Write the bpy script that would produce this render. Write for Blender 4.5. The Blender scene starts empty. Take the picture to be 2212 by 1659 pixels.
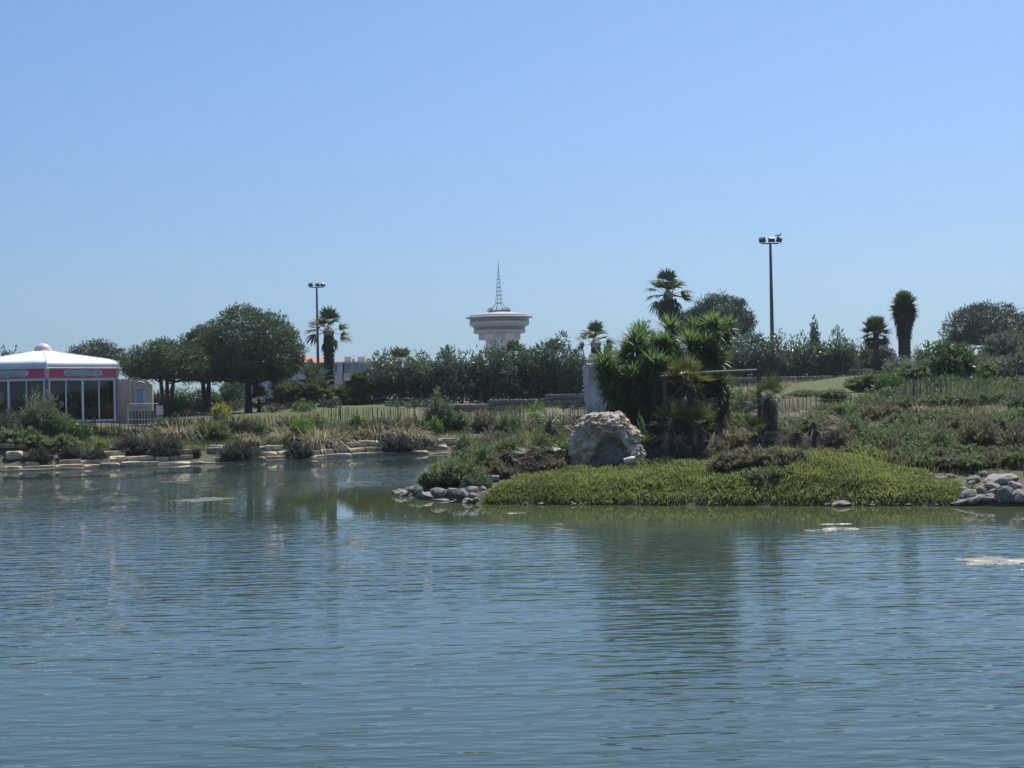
import bpy, math, random
import numpy as np
from mathutils import Vector, Matrix, noise

# ------------------------------------------------------------------ camera, sky, sun, exposure
scene = bpy.context.scene
COL = scene.collection
R = math.radians
EYE = 3.57
HFOV = R(42.0)
PITCH = R(0.308)
ROLL = R(-1.1)
SUN_AZ, SUN_EL = R(28.0), R(58.0)
SUN_STRENGTH, SKY_STRENGTH, EXPOSURE = 4.9, 0.089, 0.31

cam_data = bpy.data.cameras.new('camera')
cam_data.sensor_fit = 'HORIZONTAL'
cam_data.angle = HFOV
cam_data.clip_start = 0.1
cam_data.clip_end = 12000
cam = bpy.data.objects.new('camera', cam_data)
COL.objects.link(cam)
CAMROT = Matrix.Rotation(math.pi / 2 + PITCH, 4, 'X') @ Matrix.Rotation(ROLL, 4, 'Z')
cam.matrix_world = Matrix.Translation((0, 0, EYE)) @ CAMROT
scene.camera = cam

world = bpy.data.worlds.new('World')
scene.world = world
world.use_nodes = True
wn = world.node_tree
sky = wn.nodes.new('ShaderNodeTexSky')
sky.sky_type = 'NISHITA'
sky.sun_disc = False
sky.sun_elevation = SUN_EL
sky.sun_rotation = SUN_AZ
sky.altitude = 0
sky.air_density = 1.0
sky.dust_density = 1.45
sky.ozone_density = 8.0
bg = wn.nodes['Background']
bg.inputs['Strength'].default_value = SKY_STRENGTH
# the horizon of this sea air stays blue: look a few degrees higher into the sky, with the cool balance of the photograph
w_tc = wn.nodes.new('ShaderNodeTexCoord')
w_map = wn.nodes.new('ShaderNodeVectorMath'); w_map.operation = 'MULTIPLY_ADD'
w_map.inputs[1].default_value = (1, 1, 0.6)
w_map.inputs[2].default_value = (0, 0, 0.036)
wn.links.new(w_tc.outputs['Generated'], w_map.inputs[0])
wn.links.new(w_map.outputs[0], sky.inputs['Vector'])
w_mul = wn.nodes.new('ShaderNodeVectorMath'); w_mul.operation = 'MULTIPLY'
w_mul.inputs[1].default_value = (0.86, 0.985, 1.12)
wn.links.new(sky.outputs[0], w_mul.inputs[0])
wn.links.new(w_mul.outputs[0], bg.inputs['Color'])

sun_dir = Vector((math.sin(SUN_AZ) * math.cos(SUN_EL), math.cos(SUN_AZ) * math.cos(SUN_EL), math.sin(SUN_EL)))
sl = bpy.data.lights.new('sun', 'SUN')
sl.energy = SUN_STRENGTH
sl.angle = R(0.53)
sl.color = (1.0, 0.955, 0.89)
sun = bpy.data.objects.new('sun', sl)
COL.objects.link(sun)
sun.rotation_euler = sun_dir.to_track_quat('Z', 'Y').to_euler()

vs = scene.view_settings
vs.view_transform = 'Standard'
vs.look = 'None'
vs.exposure = EXPOSURE
vs.gamma = 1
scene.render.engine = 'CYCLES'
scene.cycles.use_denoising = True
scene.cycles.max_bounces = 7
scene.cycles.diffuse_bounces = 3
scene.cycles.glossy_bounces = 3
scene.cycles.transmission_bounces = 4
scene.cycles.transparent_max_bounces = 10
scene.cycles.volume_bounces = 0
scene.cycles.sample_clamp_indirect = 6.0

# ------------------------------------------------------------------ helpers
F = 1106.0 / math.tan(HFOV / 2)
RM = np.array(CAMROT.to_3x3())
RNG = np.random.default_rng(7)


def ray(px, py):
    d = RM @ np.array([(px - 1106.0) / F, -(py - 829.5) / F, -1.0])
    return d / d[1]


def W(px, py, D):
    """world point seen at a place of the 2212 x 1659 view, D metres out"""
    return np.array([0, 0, EYE]) + ray(px, py) * D


def pxm(D):
    """metres per pixel of the 2212 view at distance D"""
    return D / F


def tag(o, label=None, cat=None, group=None, kind=None):
    if label: o['label'] = label
    if cat: o['category'] = cat
    if group: o['group'] = group
    if kind: o['kind'] = kind
    return o


def empty(name, loc=(0, 0, 0), rz=0.0):
    o = bpy.data.objects.new(name, None)
    o.empty_display_size = 0.2
    COL.objects.link(o)
    o.location = loc
    o.rotation_euler = (0, 0, rz)
    return o


def thing(name, label, cat, loc=(0, 0, 0), rz=0.0, group=None):
    return tag(empty(name, loc, rz), label, cat, group)


def link(name, me, mat, parent=None, loc=(0, 0, 0), rot=(0, 0, 0), scale=(1, 1, 1)):
    o = bpy.data.objects.new(name, me)
    COL.objects.link(o)
    if mat is not None and not me.materials:
        me.materials.append(mat)
    o.parent = parent
    o.location = loc
    o.rotation_euler = rot
    o.scale = scale
    return o


class G:
    """collects shapes for one mesh"""
    def __init__(s):
        s.v, s.f = [], []

    def add(s, v, f):
        n = len(s.v)
        s.v += [tuple(p) for p in v]
        s.f += [tuple(i + n for i in q) for q in f]
        return s

    def box(s, c, d, rz=0.0, top=1.0):
        x, y, z = d[0] / 2, d[1] / 2, d[2] / 2
        ca, sa = math.cos(rz), math.sin(rz)
        vv = []
        for k in (-1, 1):
            t = top if k > 0 else 1.0
            for (a, b) in ((-1, -1), (1, -1), (1, 1), (-1, 1)):
                X, Y = a * x * t, b * y * t
                vv.append((c[0] + X * ca - Y * sa, c[1] + X * sa + Y * ca, c[2] + k * z))
        return s.add(vv, [(3, 2, 1, 0), (4, 5, 6, 7), (0, 1, 5, 4), (1, 2, 6, 5), (2, 3, 7, 6), (3, 0, 4, 7)])

    def tube(s, pts, rad, n=8, cap=True):
        pts = [Vector(p) for p in pts]
        if not hasattr(rad, '__len__'): rad = [rad] * len(pts)
        vv, ff = [], []
        ref = None
        for i, p in enumerate(pts):
            a, b = pts[max(i - 1, 0)], pts[min(i + 1, len(pts) - 1)]
            t = (b - a).normalized()
            if ref is None:
                ref = Vector((1, 0, 0)) if abs(t.x) < 0.8 else Vector((0, 1, 0))
            u = (ref - t * ref.dot(t)).normalized()
            ref = u
            w = t.cross(u)
            for k in range(n):
                an = 2 * math.pi * k / n
                vv.append(p + (u * math.cos(an) + w * math.sin(an)) * rad[i])
        for i in range(len(pts) - 1):
            for k in range(n):
                k2 = (k + 1) % n
                ff.append((i * n + k, i * n + k2, (i + 1) * n + k2, (i + 1) * n + k))
        if cap:
            ff.append(tuple(range(n))[::-1])
            ff.append(tuple((len(pts) - 1) * n + k for k in range(n)))
        return s.add(vv, ff)

    def lathe(s, prof, n=32, c=(0, 0, 0), close=False, a0=0.0, a1=2 * math.pi):
        full = abs(a1 - a0 - 2 * math.pi) < 1e-6
        m = n if full else n + 1
        vv, ff = [], []
        for (r, z) in prof:
            for k in range(m):
                an = a0 + (a1 - a0) * k / n
                vv.append((c[0] + r * math.cos(an), c[1] + r * math.sin(an), c[2] + z))
        P = len(prof)
        for i in range(P if close else P - 1):
            j = (i + 1) % P
            for k in range(n):
                k2 = (k + 1) % m
                ff.append((i * m + k, i * m + k2, j * m + k2, j * m + k))
        return s.add(vv, ff)

    def build(s, name, mat, parent=None, smooth=False, loc=(0, 0, 0), rot=(0, 0, 0), scale=(1, 1, 1)):
        return link(name, s.mesh(name, mat, smooth), None, parent, loc, rot, scale)

    def mesh(s, name, mat, smooth=False):
        me = bpy.data.meshes.new(name)
        me.from_pydata(s.v, [], s.f)
        me.update()
        if mat: me.materials.append(mat)
        if smooth:
            me.polygons.foreach_set('use_smooth', [True] * len(me.polygons))
            if hasattr(me, 'set_sharp_from_angle'):
                me.set_sharp_from_angle(angle=R(42))
        return me


def quads_mesh(name, V, tint, mat):
    """V (N,4,3) loose quads, tint (N,) a leaf's own hue, 0..1"""
    V = np.asarray(V, dtype=np.float32)
    n = len(V)
    me = bpy.data.meshes.new(name)
    me.vertices.add(n * 4)
    me.vertices.foreach_set('co', V.reshape(-1))
    me.loops.add(n * 4)
    me.loops.foreach_set('vertex_index', np.arange(n * 4, dtype=np.int32))
    me.polygons.add(n)
    me.polygons.foreach_set('loop_start', np.arange(0, n * 4, 4, dtype=np.int32))
    at = me.attributes.new('tint', 'FLOAT', 'FACE')
    at.data.foreach_set('value', np.asarray(tint, dtype=np.float32))
    me.update(calc_edges=True)
    if mat: me.materials.append(mat)
    return me


def unit(v):
    return v / np.maximum(np.linalg.norm(v, axis=-1, keepdims=True), 1e-9)


def rand_dirs(n, rng):
    return unit(rng.normal(size=(n, 3)))


def leaf_quads(pos, d, L, Wd, rng, roll=None):
    """diamond leaves: base at pos, pointing along d"""
    n = len(pos)
    L = np.broadcast_to(np.asarray(L, float), (n,))[:, None]
    Wd = np.broadcast_to(np.asarray(Wd, float), (n,))[:, None]
    side = unit(np.cross(d, rand_dirs(n, rng)))
    mid = pos + d * L * 0.45
    return np.stack([pos, mid + side * Wd / 2, pos + d * L, mid - side * Wd / 2], axis=1)


def ribbons(base, d, L, Wd, droop, nseg, rng, side=None, w0=0.6, tip=0.08, peak=0.4, twist=0.0):
    """long leaves bending down under their own weight"""
    n = len(base)
    L = np.broadcast_to(np.asarray(L, float), (n,))[:, None]
    Wd = np.broadcast_to(np.asarray(Wd, float), (n,))[:, None]
    droop = np.broadcast_to(np.asarray(droop, float), (n,))[:, None]
    if side is None:
        s = np.cross(d, np.array([0, 0, 1.0])) + rand_dirs(n, rng) * 0.25
        side = unit(s)
    down = np.array([0, 0, -1.0])
    P, Wt = [], []
    for i in range(nseg + 1):
        t = i / nseg
        P.append(base + d * L * (t - 0.25 * droop * t * t) + down * droop * L * t * t)
        if t <= peak: w = w0 + (1 - w0) * t / peak
        else: w = 1 - (1 - tip) * ((t - peak) / (1 - peak)) ** 1.4
        Wt.append(w)
    Q = []
    for i in range(nseg):
        a, b = P[i], P[i + 1]
        wa, wb = Wt[i] * Wd / 2, Wt[i + 1] * Wd / 2
        Q.append(np.stack([a - side * wa, a + side * wa, b + side * wb, b - side * wb], axis=1))
    return np.stack(Q, axis=1).reshape(-1, 4, 3)


ORD = ['first', 'second', 'third', 'fourth', 'fifth', 'sixth', 'seventh', 'eighth', 'ninth', 'tenth', 'eleventh', 'twelfth',
       'thirteenth', 'fourteenth', 'fifteenth', 'sixteenth', 'seventeenth', 'eighteenth', 'nineteenth', 'twentieth']
ORD += ['twenty-' + w for w in ORD[:9]] + ['thirtieth'] + ['thirty-' + w for w in ORD[:9]]

# ------------------------------------------------------------------ materials
def new_mat(name):
    m = bpy.data.materials.new(name)
    m.use_nodes = True
    nt = m.node_tree
    return m, nt, nt.nodes['Principled BSDF'], nt.nodes['Material Output']


def solid(name, c1, c2=None, rough=0.7, scale=3.0, bump=0.0, metal=0.0, detail=6.0, spec=0.5, stretch=None, bscale=None, contrast=(0.35, 0.65), obj_rand=0.0):
    m, nt, p, out = new_mat(name)
    p.inputs['Roughness'].default_value = rough
    p.inputs['Metallic'].default_value = metal
    p.inputs['Specular IOR Level'].default_value = spec
    tc = nt.nodes.new('ShaderNodeTexCoord')
    mp = nt.nodes.new('ShaderNodeMapping')
    nt.links.new(tc.outputs['Object'], mp.inputs[0])
    if stretch: mp.inputs['Scale'].default_value = stretch
    col_out = None
    if c2 is not None:
        nz = nt.nodes.new('ShaderNodeTexNoise')
        nz.inputs['Scale'].default_value = scale
        nz.inputs['Detail'].default_value = detail
        nz.inputs['Roughness'].default_value = 0.62
        nt.links.new(mp.outputs[0], nz.inputs['Vector'])
        cr = nt.nodes.new('ShaderNodeValToRGB')
        cr.color_ramp.elements[0].position, cr.color_ramp.elements[1].position = contrast
        cr.color_ramp.elements[0].color = (*c1, 1)
        cr.color_ramp.elements[1].color = (*c2, 1)
        nt.links.new(nz.outputs['Fac'], cr.inputs[0])
        col_out = cr.outputs[0]
        if obj_rand > 0:
            oi = nt.nodes.new('ShaderNodeObjectInfo')
            mr = nt.nodes.new('ShaderNodeMapRange')
            mr.inputs['To Min'].default_value = 1 - obj_rand
            mr.inputs['To Max'].default_value = 1 + obj_rand
            nt.links.new(oi.outputs['Random'], mr.inputs[0])
            hs = nt.nodes.new('ShaderNodeHueSaturation')
            nt.links.new(mr.outputs[0], hs.inputs['Value'])
            nt.links.new(col_out, hs.inputs['Color'])
            col_out = hs.outputs[0]
        nt.links.new(col_out, p.inputs['Base Color'])
    else:
        p.inputs['Base Color'].default_value = (*c1, 1)
    if bump > 0:
        n2 = nt.nodes.new('ShaderNodeTexNoise')
        n2.inputs['Scale'].default_value = bscale or scale * 3
        n2.inputs['Detail'].default_value = 8
        nt.links.new(mp.outputs[0], n2.inputs['Vector'])
        b = nt.nodes.new('ShaderNodeBump')
        b.inputs['Strength'].default_value = bump
        b.inputs['Distance'].default_value = 0.05
        nt.links.new(n2.outputs['Fac'], b.inputs['Height'])
        nt.links.new(b.outputs[0], p.inputs['Normal'])
    return m


LEAF_GAIN = 1.3


def leaf_mat(name, c_dark, c_mid, c_light, rough=0.45, trans=0.25, spec=0.5, hue_noise=0.35, nscale=0.6):
    """leaf colour differs from leaf to leaf (tint) and from branch to branch"""
    c_dark, c_mid, c_light = [tuple(min(0.9, v * LEAF_GAIN) for v in c) for c in (c_dark, c_mid, c_light)]
    m, nt, p, out = new_mat(name)
    at = nt.nodes.new('ShaderNodeAttribute')
    at.attribute_name = 'tint'
    geo = nt.nodes.new('ShaderNodeNewGeometry')
    nz = nt.nodes.new('ShaderNodeTexNoise')
    nz.inputs['Scale'].default_value = nscale
    nz.inputs['Detail'].default_value = 3
    nt.links.new(geo.outputs['Position'], nz.inputs['Vector'])
    ad = nt.nodes.new('ShaderNodeMath'); ad.operation = 'MULTIPLY_ADD'
    sb = nt.nodes.new('ShaderNodeMath'); sb.operation = 'SUBTRACT'
    nt.links.new(nz.outputs['Fac'], sb.inputs[0]); sb.inputs[1].default_value = 0.5
    nt.links.new(sb.outputs[0], ad.inputs[0]); ad.inputs[1].default_value = hue_noise * 2
    nt.links.new(at.outputs['Fac'], ad.inputs[2])
    cr = nt.nodes.new('ShaderNodeValToRGB')
    cr.color_ramp.elements[0].color = (*c_dark, 1)
    cr.color_ramp.elements[1].color = (*c_light, 1)
    e = cr.color_ramp.elements.new(0.5); e.color = (*c_mid, 1)
    nt.links.new(ad.outputs[0], cr.inputs[0])
    nt.links.new(cr.outputs[0], p.inputs['Base Color'])
    p.inputs['Roughness'].default_value = rough
    p.inputs['Specular IOR Level'].default_value = spec
    if trans > 0:
        tr = nt.nodes.new('ShaderNodeBsdfTranslucent')
        hs = nt.nodes.new('ShaderNodeHueSaturation')
        hs.inputs['Value'].default_value = 1.5
        hs.inputs['Saturation'].default_value = 1.15
        hs.inputs['Hue'].default_value = 0.49
        nt.links.new(cr.outputs[0], hs.inputs['Color'])
        nt.links.new(hs.outputs[0], tr.inputs['Color'])
        mx = nt.nodes.new('ShaderNodeMixShader')
        mx.inputs[0].default_value = trans
        nt.links.new(p.outputs[0], mx.inputs[1])
        nt.links.new(tr.outputs[0], mx.inputs[2])
        nt.links.new(mx.outputs[0], out.inputs[0])
    return m


M = {}
M['white_paint'] = solid('white_paint', (0.62, 0.62, 0.6), (0.74, 0.74, 0.72), 0.45, 2.0)
M['roof_white'] = solid('roof_white', (0.66, 0.66, 0.66), (0.8, 0.8, 0.79), 0.5, 1.3, detail=8)
M['pink'] = solid('pink', (0.66, 0.09, 0.19), (0.72, 0.12, 0.23), 0.45, 1.2)
M['pale_pink'] = solid('pale_pink', (0.66, 0.45, 0.5), (0.76, 0.56, 0.6), 0.4, 2.0)
M['purple'] = solid('purple', (0.28, 0.07, 0.25), (0.36, 0.1, 0.3), 0.45, 3.0)
M['sign_blue'] = solid('sign_blue', (0.2, 0.3, 0.34), (0.42, 0.48, 0.47), 0.25, 1.2, stretch=(1, 1, 6), spec=0.6)
M['alu'] = solid('alu', (0.7, 0.72, 0.68), (0.78, 0.79, 0.75), 0.4, 3.0)
M['dark_inside'] = solid('dark_inside', (0.05, 0.045, 0.045), (0.12, 0.09, 0.08), 0.8, 1.4)
M['inside_red'] = solid('inside_red', (0.2, 0.05, 0.04), (0.3, 0.1, 0.08), 0.6, 2.0)
M['inside_teal'] = solid('inside_teal', (0.03, 0.12, 0.14), (0.06, 0.2, 0.2), 0.5, 2.0)
M['yellow'] = solid('yellow', (0.7, 0.55, 0.05), None, 0.5)
M['paper'] = solid('paper', (0.6, 0.6, 0.58), (0.75, 0.75, 0.72), 0.7, 9.0)
M['beige_panel'] = solid('beige_panel', (0.5, 0.42, 0.32), (0.6, 0.52, 0.41), 0.7, 1.2, stretch=(1, 1, 0.3))
M['beige_trim'] = solid('beige_trim', (0.46, 0.42, 0.36), (0.58, 0.53, 0.46), 0.7, 3.0)
M['blue_shutter'] = solid('blue_shutter', (0.2, 0.32, 0.48), (0.27, 0.4, 0.56), 0.55, 3.0)
M['limestone'] = solid('limestone', (0.2, 0.155, 0.095), (0.5, 0.42, 0.29), 0.9, 2.4, bump=0.6, obj_rand=0.22, contrast=(0.3, 0.6))
M['grey_rock'] = solid('grey_rock', (0.08, 0.074, 0.062), (0.33, 0.305, 0.26), 0.9, 3.0, bump=0.7, obj_rand=0.25, contrast=(0.3, 0.62))
M['rubble'] = solid('rubble', (0.26, 0.17, 0.1), (0.64, 0.54, 0.41), 0.92, 3.6, bump=0.8, obj_rand=0.25, contrast=(0.32, 0.62))
M['ochre_rubble'] = solid('ochre_rubble', (0.19, 0.1, 0.04), (0.42, 0.29, 0.15), 0.92, 3.0, bump=0.8, obj_rand=0.25)
M['hollow_shade'] = solid('hollow_shade', (0.15, 0.14, 0.125), (0.28, 0.26, 0.225), 0.95, 1.6, bump=0.6)  # darker grey stone colour, stands for the shade in the boulder's hollow
M['wall_stone'] = solid('wall_stone', (0.14, 0.125, 0.105), (0.27, 0.245, 0.21), 0.92, 2.0, bump=0.5, obj_rand=0.2)
M['wall_joint'] = solid('wall_joint', (0.07, 0.062, 0.052), (0.12, 0.105, 0.09), 0.95, 4.0)
M['statue'] = solid('statue', (0.42, 0.4, 0.38), (0.56, 0.54, 0.52), 0.75, 1.6, bump=0.15, stretch=(1, 1, 0.35))
M['statue_dark'] = solid('statue_dark', (0.36, 0.34, 0.32), (0.55, 0.52, 0.48), 0.75, 3.0)
M['steel_grey'] = solid('steel_grey', (0.2, 0.2, 0.21), (0.28, 0.28, 0.29), 0.5, 3.0)
M['lamp_dark'] = solid('lamp_dark', (0.05, 0.05, 0.055), (0.09, 0.09, 0.095), 0.5, 6.0)
M['pole_brown'] = solid('pole_brown', (0.09, 0.065, 0.07), (0.15, 0.105, 0.11), 0.55, 1.0)
M['old_wood'] = solid('old_wood', (0.1, 0.08, 0.06), (0.2, 0.165, 0.13), 0.85, 5.0, stretch=(1, 1, 0.15), obj_rand=0.3)
M['beam_wood'] = solid('beam_wood', (0.2, 0.18, 0.15), (0.33, 0.3, 0.25), 0.8, 4.0)
M['post_wood'] = solid('post_wood', (0.06, 0.048, 0.036), (0.12, 0.095, 0.075), 0.85, 4.0, stretch=(1, 1, 0.2))
M['bark_pine'] = solid('bark_pine', (0.045, 0.034, 0.026), (0.11, 0.078, 0.055), 0.95, 5.0, bump=0.8, stretch=(1, 1, 0.35))
M['bark_palm'] = solid('bark_palm', (0.05, 0.038, 0.028), (0.13, 0.1, 0.075), 0.95, 4.0, bump=0.9, stretch=(1, 1, 4))
M['twig'] = solid('twig', (0.07, 0.055, 0.042), (0.14, 0.115, 0.09), 0.95, 6.0)
M['dead_stalk'] = solid('dead_stalk', (0.3, 0.26, 0.2), (0.5, 0.45, 0.37), 0.8, 6.0)
M['tower_white'] = solid('tower_white', (0.6, 0.585, 0.56), (0.7, 0.685, 0.66), 0.7, 0.25, detail=8)
M['tower_band'] = solid('tower_band', (0.36, 0.38, 0.385), (0.44, 0.46, 0.465), 0.6, 0.3)
M['tower_roof'] = solid('tower_roof', (0.36, 0.35, 0.31), (0.46, 0.45, 0.4), 0.7, 0.4)
M['tower_dark'] = solid('tower_dark', (0.035, 0.045, 0.06), (0.07, 0.085, 0.1), 0.6, 1.0)
M['mast'] = solid('mast', (0.08, 0.06, 0.075), (0.12, 0.1, 0.11), 0.6, 1.0)
M['block_white'] = solid('block_white', (0.5, 0.5, 0.5), (0.6, 0.6, 0.6), 0.8, 0.3)
M['block_grey'] = solid('block_grey', (0.3, 0.31, 0.33), (0.38, 0.39, 0.41), 0.8, 0.5)
M['tile_roof'] = solid('tile_roof', (0.42, 0.19, 0.11), (0.56, 0.29, 0.18), 0.85, 1.2)
M['weed_mat'] = solid('weed_mat', (0.05, 0.048, 0.028), (0.14, 0.125, 0.075), 0.5, 5, bump=0.5)
M['weed_pale'] = solid('weed_pale', (0.07, 0.068, 0.042), (0.2, 0.185, 0.13), 0.45, 6.0, bump=0.5)
M['plastic'] = solid('plastic', (0.38, 0.35, 0.3), (0.5, 0.47, 0.4), 0.5, 4.0)
M['bird_white'] = solid('bird_white', (0.65, 0.65, 0.65), (0.75, 0.75, 0.75), 0.7, 6.0)
M['bird_grey'] = solid('bird_grey', (0.25, 0.26, 0.28), None, 0.7)
M['rust'] = solid('rust', (0.12, 0.09, 0.075), (0.2, 0.15, 0.12), 0.7, 6.0)


def glass(name, tint, refl_rough=0.03, see=0.6, refl=1.0):
    m, nt, p, out = new_mat(name)
    nt.nodes.remove(p)
    t = nt.nodes.new('ShaderNodeBsdfTransparent'); t.inputs[0].default_value = (*tint, 1)
    g = nt.nodes.new('ShaderNodeBsdfGlossy'); g.inputs['Roughness'].default_value = refl_rough
    fr = nt.nodes.new('ShaderNodeFresnel'); fr.inputs[0].default_value = 1.5
    mr = nt.nodes.new('ShaderNodeMath'); mr.operation = 'MULTIPLY_ADD'
    mr.inputs[1].default_value = refl; mr.inputs[2].default_value = 1 - see - 0.35 if see < 0.65 else 0.0
    nt.links.new(fr.outputs[0], mr.inputs[0])
    mx = nt.nodes.new('ShaderNodeMixShader')
    nt.links.new(mr.outputs[0], mx.inputs[0])
    nt.links.new(t.outputs[0], mx.inputs[1]); nt.links.new(g.outputs[0], mx.inputs[2])
    nt.links.new(mx.outputs[0], out.inputs[0])
    return m


M['kiosk_glass'] = glass('kiosk_glass', (0.7, 0.75, 0.75), 0.02, 0.66, 1.0)
M['tower_glass'] = glass('tower_glass', (0.2, 0.25, 0.31), 0.05, 0.65, 0.8)
M['flat_glass'] = solid('flat_glass', (0.08, 0.1, 0.12), (0.14, 0.17, 0.2), 0.15, 1.0)
# foliage
M['pine'] = leaf_mat('pine', (0.03, 0.05, 0.024), (0.055, 0.085, 0.038), (0.1, 0.135, 0.062), 0.55, 0.22)
M['pine_far'] = leaf_mat('pine_far', (0.03, 0.045, 0.028), (0.05, 0.07, 0.04), (0.08, 0.1, 0.06), 0.5, 0.18)
M['oleander'] = leaf_mat('oleander', (0.03, 0.05, 0.028), (0.06, 0.09, 0.05), (0.14, 0.175, 0.105), 0.42, 0.25, spec=0.6)
M['grey_leaf'] = leaf_mat('grey_leaf', (0.06, 0.08, 0.055), (0.11, 0.135, 0.09), (0.17, 0.19, 0.13), 0.5, 0.25)
M['bush_dark'] = leaf_mat('bush_dark', (0.035, 0.04, 0.03), (0.065, 0.07, 0.05), (0.11, 0.11, 0.075), 0.6, 0.2)
M['bush_green'] = leaf_mat('bush_green', (0.03, 0.06, 0.02), (0.06, 0.115, 0.035), (0.13, 0.19, 0.06), 0.45, 0.3)
M['bush_bright'] = leaf_mat('bush_bright', (0.045, 0.085, 0.02), (0.1, 0.17, 0.035), (0.2, 0.27, 0.06), 0.45, 0.35)
M['bush_yellow'] = leaf_mat('bush_yellow', (0.06, 0.08, 0.02), (0.13, 0.15, 0.035), (0.42, 0.38, 0.07), 0.5, 0.3)
M['fig'] = leaf_mat('fig', (0.035, 0.06, 0.024), (0.07, 0.11, 0.042), (0.15, 0.2, 0.09), 0.5, 0.3)
M['tamarisk'] = leaf_mat('tamarisk', (0.062, 0.082, 0.042), (0.115, 0.146, 0.072), (0.185, 0.215, 0.112), 0.6, 0.38, nscale=1.3)
M['tamarisk_pale'] = leaf_mat('tamarisk_pale', (0.06, 0.085, 0.05), (0.11, 0.145, 0.08), (0.17, 0.2, 0.11), 0.6, 0.3, nscale=0.9)
M['brown_shrub'] = leaf_mat('brown_shrub', (0.07, 0.064, 0.042), (0.135, 0.127, 0.078), (0.21, 0.198, 0.12), 0.7, 0.35, nscale=1.3)
M['cover'] = leaf_mat('cover', (0.066, 0.086, 0.034), (0.138, 0.165, 0.06), (0.2, 0.222, 0.09), 0.65, 0.46, nscale=0.8, hue_noise=0.3)
M['pampas'] = leaf_mat('pampas', (0.08, 0.085, 0.04), (0.2, 0.18, 0.105), (0.42, 0.385, 0.28), 0.5, 0.35, hue_noise=0.25)
M['wild_grass'] = leaf_mat('wild_grass', (0.055, 0.072, 0.024), (0.105, 0.122, 0.045), (0.21, 0.2, 0.1), 0.65, 0.3, nscale=0.5)
M['reed'] = leaf_mat('reed', (0.045, 0.065, 0.032), (0.08, 0.11, 0.05), (0.15, 0.17, 0.09), 0.5, 0.3, nscale=0.35, hue_noise=0.5)
M['yucca'] = leaf_mat('yucca', (0.042, 0.074, 0.028), (0.076, 0.125, 0.046), (0.145, 0.205, 0.085), 0.42, 0.38, hue_noise=0.2)
M['fan_leaf'] = leaf_mat('fan_leaf', (0.028, 0.043, 0.018), (0.05, 0.072, 0.027), (0.105, 0.112, 0.048), 0.6, 0.25, hue_noise=0.25)
M['fan_yellow'] = leaf_mat('fan_yellow', (0.045, 0.06, 0.02), (0.09, 0.105, 0.032), (0.18, 0.17, 0.055), 0.4, 0.35, hue_noise=0.25)
M['dead_leaf'] = leaf_mat('dead_leaf', (0.05, 0.038, 0.028), (0.12, 0.095, 0.07), (0.3, 0.26, 0.2), 0.7, 0.2, hue_noise=0.3)
M['phoenix'] = leaf_mat('phoenix', (0.03, 0.05, 0.028), (0.06, 0.088, 0.048), (0.12, 0.15, 0.085), 0.4, 0.25)
# ------------------------------------------------------------------ terrain
# outline of the pond, metres; everything else is land
POND = np.array([(-70, 61), (-40, 65.5), (-26, 68), (-22, 69.2), (-16.9, 71.8), (-12.9, 74.0), (-9.0, 75.8), (-6.6, 77), (-4.0, 78.2),
                 (-1.4, 78.5), (0.6, 74), (0.6, 66), (-1.2, 57), (-3.4, 49.5), (-4.25, 47.2), (-3.0, 45.2), (-1.0, 42.4), (2.8, 41.3), (5.5, 40.5),
                 (9.5, 39.6), (13.1, 38.8), (14.8, 38.2), (22, 36), (40, 28), (60, 6), (60, 1.5), (-70, 1.5)], float)


def pond_sd(x, y):
    """signed distance to the shore, positive on land"""
    x = np.asarray(x, float); y = np.asarray(y, float)
    best = np.full(x.shape, 1e9)
    inside = np.zeros(x.shape, bool)
    n = len(POND)
    for i in range(n):
        ax, ay = POND[i]; bx, by = POND[(i + 1) % n]
        ex, ey = bx - ax, by - ay
        t = np.clip(((x - ax) * ex + (y - ay) * ey) / (ex * ex + ey * ey), 0, 1)
        best = np.minimum(best, (x - ax - t * ex) ** 2 + (y - ay - t * ey) ** 2)
        c = ((ay > y) != (by > y)) & (x < (bx - ax) * (y - ay) / (by - ay + 1e-12) + ax)
        inside ^= c
    d = np.sqrt(best)
    return np.where(inside, -d, d)


CTRL = []
for (px, py, D) in [(60, 915, 77), (155, 915, 78), (330, 916, 80), (350, 935, 76), (550, 932, 80), (1000, 911, 85), (1750, 898, 72), (1300, 904, 79), (1500, 898, 75), (537, 893, 95), (800, 905, 84),
                    (300, 900, 100), (1000, 871, 97), (1200, 874, 95), (820, 861, 100), (740, 877, 92), (680, 880, 100), (1700, 850, 80), (1900, 826, 100), (1700, 834, 104), (2000, 805, 92), (2200, 800, 85), (2120, 858, 70),
                    (1500, 930, 60), (1150, 962, 64), (2000, 905, 60), (2200, 925, 55), (1310, 1002, 47.5), (1500, 1002, 48.5), (1700, 985, 48.5), (1900, 1002, 48.5), (2130, 1000, 46),
                    (1050, 1050, 45), (1100, 1054, 44), (1200, 1034, 44), (1300, 1030, 44), (1450, 1030, 44), (1550, 1020, 44), (1650, 994, 44), (1700, 978, 44), (1760, 985, 44), (1850, 1010, 44), (1950, 1024, 44), (2040, 1068, 42.5)]:
    CTRL.append(W(px, py, D))
for p in [(-35, 76, 2.0), (-40, 100, 2.6), (-80, 150, 3.2), (0, 150, 3.4), (80, 150, 4.4), (45, 80, 4.6), (40, 60, 3.6), (30, 50, 2.2), (60, 120, 4.6), (0, 240, 3.4), (-150, 250, 3.3), (150, 250, 3.8), (0, 400, 3.2),
          (0, -6, 1.9), (-30, -6, 1.9), (30, -6, 1.9), (60, -30, 2), (-60, -30, 2), (-90, 60, 2), (90, 40, 2.5)]:
    CTRL.append(np.array(p, float))
CTRL = np.array(CTRL)


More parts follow.
